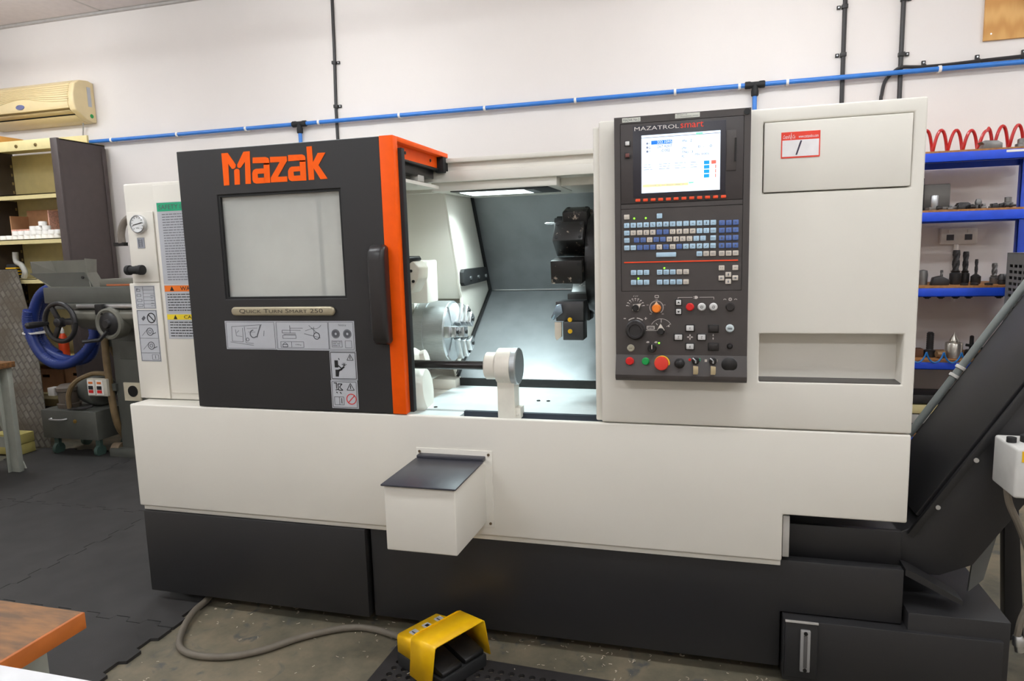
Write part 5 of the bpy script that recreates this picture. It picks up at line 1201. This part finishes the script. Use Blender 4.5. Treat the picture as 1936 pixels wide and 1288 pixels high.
# table handwheel: rim, hub, three spokes, crank handle
HX, HY, HZ = -4.155, 1.44, 1.006
wm = mat('wheel_black', (40, 39, 40), .35, .2)
hwl = MB().tube([(HX+.128*math.cos(2*PI*i/32), HY, HZ+.128*math.sin(2*PI*i/32)) for i in range(33)], .0165, 10).build('handwheel', wm, gr)
MB().lathe((HX, HY-.03, HZ), (0, 1, 0), [(0, .02), (.005, .03), (.05, .032), (.06, .022), (.16, .022)], 20).build('hub', wm, hwl)
for k in range(3):
    a = R(90+30+120*k); MB().prism([(HX+math.cos(a+.7)*.026, HZ+math.sin(a+.7)*.026), (HX+.125*math.cos(a+.13), HZ+.125*math.sin(a+.13)), (HX+.125*math.cos(a-.13), HZ+.125*math.sin(a-.13)), (HX+math.cos(a-.7)*.026, HZ+math.sin(a-.7)*.026)], 'y', HY-.008, HY+.01).build('spoke', wm, hwl, bevel=.003)
MB().lathe((HX-.095, HY-.01, HZ-.005), (0, -1, 0), [(0, .012), (.02, .012), (.03, .018), (.11, .022), (.15, .02), (.16, .008)], 16).build('crank_handle', wm, hwl)
# crossfeed drum
cf = MB().lathe((-3.82, 1.62, .99), (0, -1, 0), [(0, .07), (.03, .105), (.09, .108), (.12, .105), (.125, .092), (.115, .08), (.115, 0)], 32).build('crossfeed_dial', grindl_m, gr)
MB().lathe((-3.82, 1.506, .99), (0, -1, 0), [(0, .079), (.004, .075), (.012, .03), (.03, .025)], 28).build('dial_face', wm, cf)
MB().tube([(-3.82, 1.49, .94), (-3.87, 1.47, .885), (-3.98, 1.44, .875)], .013, 8).build('crossfeed_crank', wm, cf)
MB().box(-4.12, -3.99, 1.72, 1.8, .80, .9).build('bracket', grind_m, gr, bevel=.006)
MB().tube(smooth_path([(-4.07, 1.70, .90), (-4.06, 1.685, .7), (-4.05, 1.685, .45), (-4.03, 1.69, .25), (-4.06, 1.78, .12)]), .024, 10).build('hose', hosebr_m, gr)
MB().tube(smooth_path([(-4.10, 1.76, .86), (-4.18, 1.88, .74), (-4.22, 1.98, .64), (-4.28, 2.04, .5)]), .03, 10).build('hose', hosebr_m, gr)
MB().cyl((-4.07, 1.70, .9), (-4.07, 1.70, .95), .028, n=14).build('hose_collar', mat('collar_orange', (190, 100, 50), .5), gr)
MB().box(-4.06, -4.0, 1.68, 1.72, .49, .54).build('switch_bracket', grind_m, gr)
sb = MB().box(-4.215, -4.04, 1.645, 1.69, .455, .58).build('switch_box', mat('switch_pale', (196, 190, 176), .5), gr, bevel=.005)
for x in (-4.175, -4.10):
    MB().box(x-.03, x+.03, 1.639, 1.647, .465, .57).build('switch_plate', plast_m, sb); MB().box(x-.018, x+.018, 1.633, 1.640, .48, .50).build('red_button', red_m, sb)
    MB().box(x-.018, x+.018, 1.633, 1.640, .505, .53).build('black_button', rubber_m, sb); MB().box(x-.018, x+.018, 1.637, 1.640, .545, .56).build('switch_tag', mat('tag_orange', (226, 120, 50), .5), sb)
MB().box(-3.94, -3.8, 1.690, 1.702, .42, .55).build('lubrication_plate', mat('plate_cream', (206, 196, 172), .5), gr); MB().cyl((-3.86, 1.69, .49), (-3.86, 1.683, .49), .04, n=18).build('sight_glass', tool_m, gr)
MB().box(-3.95, -3.6, 1.692, 1.702, .72, .85).build('cover_plate', grind_m, gr, bevel=.003)

MB().tube(smooth_path([(-4.38, 1.77, 1.14), (-4.56, 1.76, 1.145), (-4.655, 1.78, 1.145), (-4.665, 1.86, 1.145), (-4.665, 1.98, 1.15)]), .007, 8).build('hose_hook', tool_m, gr)

# blue ribbed hose coiled behind the handwheel
P = []
for i in range(120):
    t = i/119; a = R(150)+2*PI*2.25*t
    P.append((-4.665+.29*math.cos(a)+.022*math.sin(2.3*a), 1.86+.085*t+.015*math.sin(a*1.3), .925+(.27+.02*math.sin(1.7*a))*math.sin(a)))
P = [q for q in P]
rad = [.036+.0035*(i % 2) for i in range(len(P)*3)]
PP = smooth_path(P, 3)
t = thing('ribbed_hose', 'thick blue ribbed hose coiled behind the black handwheel', 'hose', (-4.66, 1.9, .6))
MB().tube(PP, [rad[i % len(rad)] for i in range(len(PP))], 10).build('hose', hose_m, t)
MB().lathe((-4.935, 1.90, .87), (0, 0, 1), [(0, .05), (.012, .05)], 16).xf(Matrix.Translation((-4.935, 1.90, 0)) @ Matrix.Diagonal((1.7, 1.7, 1, 1)) @ Matrix.Translation((4.935, -1.90, 0))).build('white_tie', plast_m, t)

# coolant pump trolley
pt = thing('pump_trolley', 'grey coolant pump trolley with drawer handle on casters', 'trolley', (-4.35, 1.8, 0))
MB().box(-4.64, -4.14, 1.62, 1.98, .135, .345).build('tank_box', grind_m, pt, bevel=.006)
MB().tube(smooth_path([(-4.54, 1.62, .285), (-4.54, 1.60, .28), (-4.44, 1.60, .28), (-4.40, 1.62, .285)]), .006, 6).build('handle', chrome_m, pt)
MB().lathe((-4.33, 1.62, .27), (0, -1, 0), [(0, .014), (.006, .014), (.008, .008)], 14).build('lock', mat('lock_brass', (150, 120, 60), .4, .5), pt)
for x in (-4.58, -4.2):
    for y in (1.68, 1.92): MB().cyl((x-.014, y, .042), (x+.014, y, .042), .042, n=18).box(x-.02, x+.02, y-.012, y+.012, .06, .138).build('caster', mat('caster_green', (70, 92, 84), .5), pt)
MB().lathe((-4.50, 1.74, .345), (0, 0, 1), [(0, .075), (.03, .08), (.035, .065), (.12, .068), (.125, .078), (.15, .078), (.17, .05)], 24).build('pump_motor', mat('motor_brown', (96, 86, 76), .5), pt)
MB().lathe((-4.42, 1.87, .46), (.9, -.35, 0), [(0, .10), (.02, .115), (.17, .115), (.19, .10), (.2, .0)], 28).build('motor_drum', grind_m, pt)
MB().tube(smooth_path([(-4.5, 1.74, .45), (-4.46, 1.68, .40), (-4.40, 1.65, .365), (-4.28, 1.64, .36), (-4.2, 1.66, .38)]), .009, 6).build('power_lead', blackcable_m, pt)
MB().tube(smooth_path([(-4.39, 1.64, .36), (-4.385, 1.64, .46), (-4.33, 1.655, .55), (-4.24, 1.705, .60), (-4.16, 1.72, .605), (-4.08, 1.715, .60)]), .017, 8).build('hose', hosebr_m, pt)
MB().box(-4.6, -4.54, 1.66, 1.72, .44, .5).build('terminal_box', grey_m, pt, bevel=.004)

# leaning tread plate
tp = bpy.data.meshes.new('tread_plate')
A, B_, D_ = Vector((-5.75, 1.76, .012)), Vector((-4.745, 1.76, .012)), Vector((-6.1, 2.25, 1.355))
N_ = (B_-A).cross(D_-A).normalized()*.006
edge = [Vector(q) for q in ((-4.745, 1.76, .012), (-4.889, 1.867, .295), (-5.026, 1.979, .606), (-5.196, 2.097, .93), (-5.47, 2.25, 1.355))]
ring_ = [A]+edge+[D_]
n_ = len(ring_)
tp.from_pydata([tuple(q) for q in ring_]+[tuple(q+N_) for q in ring_], [], [tuple(range(n_)), tuple(range(2*n_-1, n_-1, -1))]+[(i, n_+i, n_+(i+1) % n_, (i+1) % n_) for i in range(n_)])
uv = tp.uv_layers.new(name='UVMap')
for lp in tp.loops:
    co = tp.vertices[lp.vertex_index].co; uv.data[lp.index].uv = (co.x, math.hypot(co.y-1.76, co.z))
tp.materials.append(tread_m)
o = bpy.data.objects.new('tread_plate', tp); col.objects.link(o); tag(o, 'scuffed aluminium tread plate leaning against the cream cabinet', 'metal plate')
t = thing('grease_gun', 'pale grey tool handle with black and yellow striped grip above tread plate', 'hand tool', (-5.5, 2.34, 1.277))
MB().tube(smooth_path([(-5.52, 2.34, 1.285), (-5.50, 2.34, 1.33), (-5.53, 2.34, 1.39), (-5.58, 2.34, 1.42), (-5.58, 2.34, 1.5)]), .022, 10).build('handle', mat('handle_pale', (176, 172, 164), .4), t)
MB().box(-5.68, -5.57, 2.32, 2.36, 1.278, 1.40).build('grip', rubber_m, t, bevel=.01)
for k in range(3): MB().box(-5.682, -5.568, 2.318, 2.362, 1.31+.026*k, 1.32+.026*k).build('grip_stripe', yellow_m, t)

# ================================================================== BENCHES
b2 = thing('work_bench', 'old bench with orange brown top and pale grey steel legs near grinder', 'bench', (-4.9, .9, 0))
MB().box(-5.7, -4.39, .3, 1.28, .728, .765).build('bench_top', benchw_m, b2, bevel=.003)
for x, y in ((-4.455, 1.245), (-4.455, .36), (-5.64, 1.245), (-5.64, .36)):
    MB().box(x-.035, x+.035, y-.006, y+.03, .0, .728).box(x-.035, x-.029, y-.03, y+.03, 0, .728).build('leg', legg_m, b2, bevel=.002)
MB().prism([(-4.78, .728), (-4.69, .728), (-4.40+.0, .03), (-4.44, .03)], 'y', 1.27, 1.277).build('gusset_brace', legg_m, b2)
MB().box(-5.64, -4.45, 1.24, 1.25, .18, .25).build('stretcher', legg_m, b2)
for k in range(2):
    o = MB().box(-5.06, -4.80, 1.55, 1.68, .012+.078*k, .012+.078*k+.074).build('parts_bin', mat('bin_yellow', (196, 184, 110), .5), bevel=.006)
    tag(o, ('pale yellow bin on the floor under the old bench', 'pale yellow bin stacked on another under the old bench')[k], 'bin')

b1 = thing('wooden_bench', 'worn wooden bench with orange edge standing beside the jigsaw mats', 'bench', (-1.5, -1.8, 0))
MB().box(-2.2, -.967, -2.4, -1.357, .822, .85).build('bench_top', benchw_m, b1, bevel=.002)
MB().box(-.968, -.962, -2.4, -1.357, .822, .8495).build('edge_strip', benche_m, b1, bevel=.001)
for x, y in ((-1.04, -1.42), (-2.12, -1.42), (-1.04, -2.33), (-2.12, -2.33)): MB().box(x-.03, x+.03, y-.03, y+.03, 0, .823).build('leg', legg_m, b1, bevel=.002)
MB().box(-2.12, -1.04, -1.45, -1.40, .76, .822).box(-1.065, -1.015, -2.33, -1.42, .74, .822).build('apron', legg_m, b1)
w1 = thing('white_table', 'white topped table in front of the worn wooden bench', 'table', (-.7, -1.85, 0))
MB().box(-.945, -.43, -2.08, -1.62, .925, .95).build('table_top', mat('laminate_white', (222, 222, 224), .4), w1, bevel=.003)
for x, y in ((-.92, -2.05), (-.92, -1.65), (-.455, -2.05), (-.455, -1.65)): MB().box(x-.015, x+.015, y-.015, y+.015, 0, .926).build('leg', grey_m, w1)

# ================================================================== FLOOR: DRAIN MAT, FOOT SWITCH, CABLE, SWARF
dm = MB(); cs = .036; a0, b0 = -1.045, -.62
ca, sa = math.cos(R(-3)), math.sin(R(-3))
nxc, nyc = 36, 15
for i in range(nxc):
    for j in range(nyc):
        cx, cy = a0+cs*(i+.5), b0+cs*(j+.5)
        o4 = [(cx-cs/2, cy-cs/2), (cx, cy-cs/2), (cx+cs/2, cy-cs/2), (cx+cs/2, cy), (cx+cs/2, cy+cs/2), (cx, cy+cs/2), (cx-cs/2, cy+cs/2), (cx-cs/2, cy)]
        edge_ = i == 0 or j == 0 or i == nxc-1 or j == nyc-1
        if edge_: dm.add([(x, y, .012) for x, y in o4]+[(x, y, .0) for x, y in o4], [tuple(range(8))]+[(k, 8+k, 8+(k+1) % 8, (k+1) % 8) for k in range(8)]); continue
        r_ = .0115
        i4 = [(cx+r_*math.cos(R(225+45*k)), cy+r_*math.sin(R(225+45*k))) for k in range(8)]
        dm.add([(x, y, .012) for x, y in o4]+[(x, y, .012) for x, y in i4]+[(x, y, .0) for x, y in i4],
               [(k, (k+1) % 8, 8+(k+1) % 8, 8+k) for k in range(8)]+[(8+k, 8+(k+1) % 8, 16+(k+1) % 8, 16+k) for k in range(8)])
dm.xf(Matrix.Translation((a0, -.08, 0)) @ Matrix.Rotation(R(-2.5), 4, 'Z') @ Matrix.Translation((-a0, .08, 0)))
tag(dm.build('drain_mat', holemat_m, smooth=False), 'black rubber mat full of round holes under the yellow foot switch', 'floor mat')

fs = thing('foot_switch', 'yellow hooded foot switch standing on the perforated black mat', 'foot switch', (-.83, -.165, .012), R(-28))
def sheet(path0, path1, th): # loft of two open profiles, thickened inwards
    n_ = len(path0); mb = MB(); mb.add([Vector(p) for p in path0]+[Vector(p) for p in path1], [(i, i+1, n_+i+1, n_+i) for i in range(n_-1)]); return mb
def arch(x, hw, top, bot, fl=1.0):
    return [(x, -hw*fl, bot), (x, -hw, top*.88), (x, -hw*.965, top*.975), (x, -hw*.9, top), (x, hw*.9, top), (x, hw*.965, top*.975), (x, hw, top*.88), (x, hw*fl, bot)]
mb = sheet(arch(-.135, .092, .108, .045), arch(-.01, .097, .125, .045), .003)
mb.add([(-.135, -.092, .045), (-.135, .092, .045), (-.135, .092, .0865), (-.135, .087, .103), (-.135, .074, .108), (-.135, -.074, .108), (-.135, -.087, .103), (-.135, -.092, .0865)], [tuple(range(8))])
o = mb.build('rear_cover', yel_m, fs, local=True, angle=.9); q = o.modifiers.new('thickness', 'SOLIDIFY'); q.thickness = .004
mb = sheet(arch(-.03, .114, .150, .02, 1.1), arch(.088, .114, .156, .02, 1.18), .003)
o = mb.build('hood', yel_m, fs, local=True, angle=.9); q = o.modifiers.new('thickness', 'SOLIDIFY'); q.thickness = .004
MB().prism([(-.115, .108), (.115, .108), (.108, .148), (.092, .153), (-.092, .153), (-.108, .148)], 'x', -.03, -.026).build('hood_web', yel_m, fs, local=True)
MB().box(-.13, .105, -.1, .1, .0, .045).build('base', rubber_m, fs, local=True, bevel=.006)
for y in (-.05, .05):
    MB().prism([(-.02, .05), (.1, .045), (.1, .062), (-.02, .095)], 'y', y-.043, y+.043).build('pedal', tool_m, fs, local=True, bevel=.006)
for k, y in enumerate((-.055, .0, .055)):
    MB().box(-.098, -.068, y-.013, y+.013, .1165, .1205).xf(Matrix.Rotation(0, 4, 'Y')).build('pictogram_label', sticker_m, fs, local=True)
    m_ = MB().box(-.092, -.074, y-.007, y-.003, .1203, .1209) if k != 1 else MB().box(-.09, -.076, y-.008, y+.006, .1203, .1209)
    m_.build('pictogram', printk_m, fs, local=True)

PTS = [(-1.98, .22, .04), (-1.955, .10, .03), (-1.941, .024, .024), (-1.927, -.069, .024), (-1.885, -.176, .016), (-1.817, -.268, .014), (-1.724, -.30, .014), (-1.605, -.283, .014), (-1.501, -.217, .014), (-1.426, -.13, .014), (-1.338, -.056, .014), (-1.253, -.012, .014), (-1.167, -.008, .014), (-1.065, -.04, .022), (-.99, -.078, .04), (-.945, -.10, .045)]
tag(MB().tube(smooth_path(PTS, 8), .0125, 10).build('floor_cable', cable_m), 'grey brown cable looping on the floor from under the machine to foot switch', 'cable')

sw = MB(); rr = random.Random(3)
for k in range(230):
    x, y = rr.uniform(-1.9, .25), rr.uniform(-.55, .10)
    if rr.random() < .5: y = rr.uniform(-.1, .12)
    on = -1.03 < x < .2 and y < -.12
    z = .0135 if on else .001
    a = rr.uniform(0, 2*PI); r_ = rr.uniform(.002, .007); L2 = rr.uniform(.3, 1.6)*PI
    pts = [(x+r_*math.cos(a+L2*i/5)+.003*i*math.cos(a), y+r_*math.sin(a+L2*i/5), z+.001+.0006*i) for i in range(6)]
    sw.tube(pts, .0009+.0006*rr.random(), 4)
o = sw.build('swarf', mat('swarf_pale', (196, 184, 164), .5, .2), smooth=False); tag(o, 'pale metal swarf curls scattered on the concrete in front of the machine', 'swarf'); o['kind'] = 'stuff'
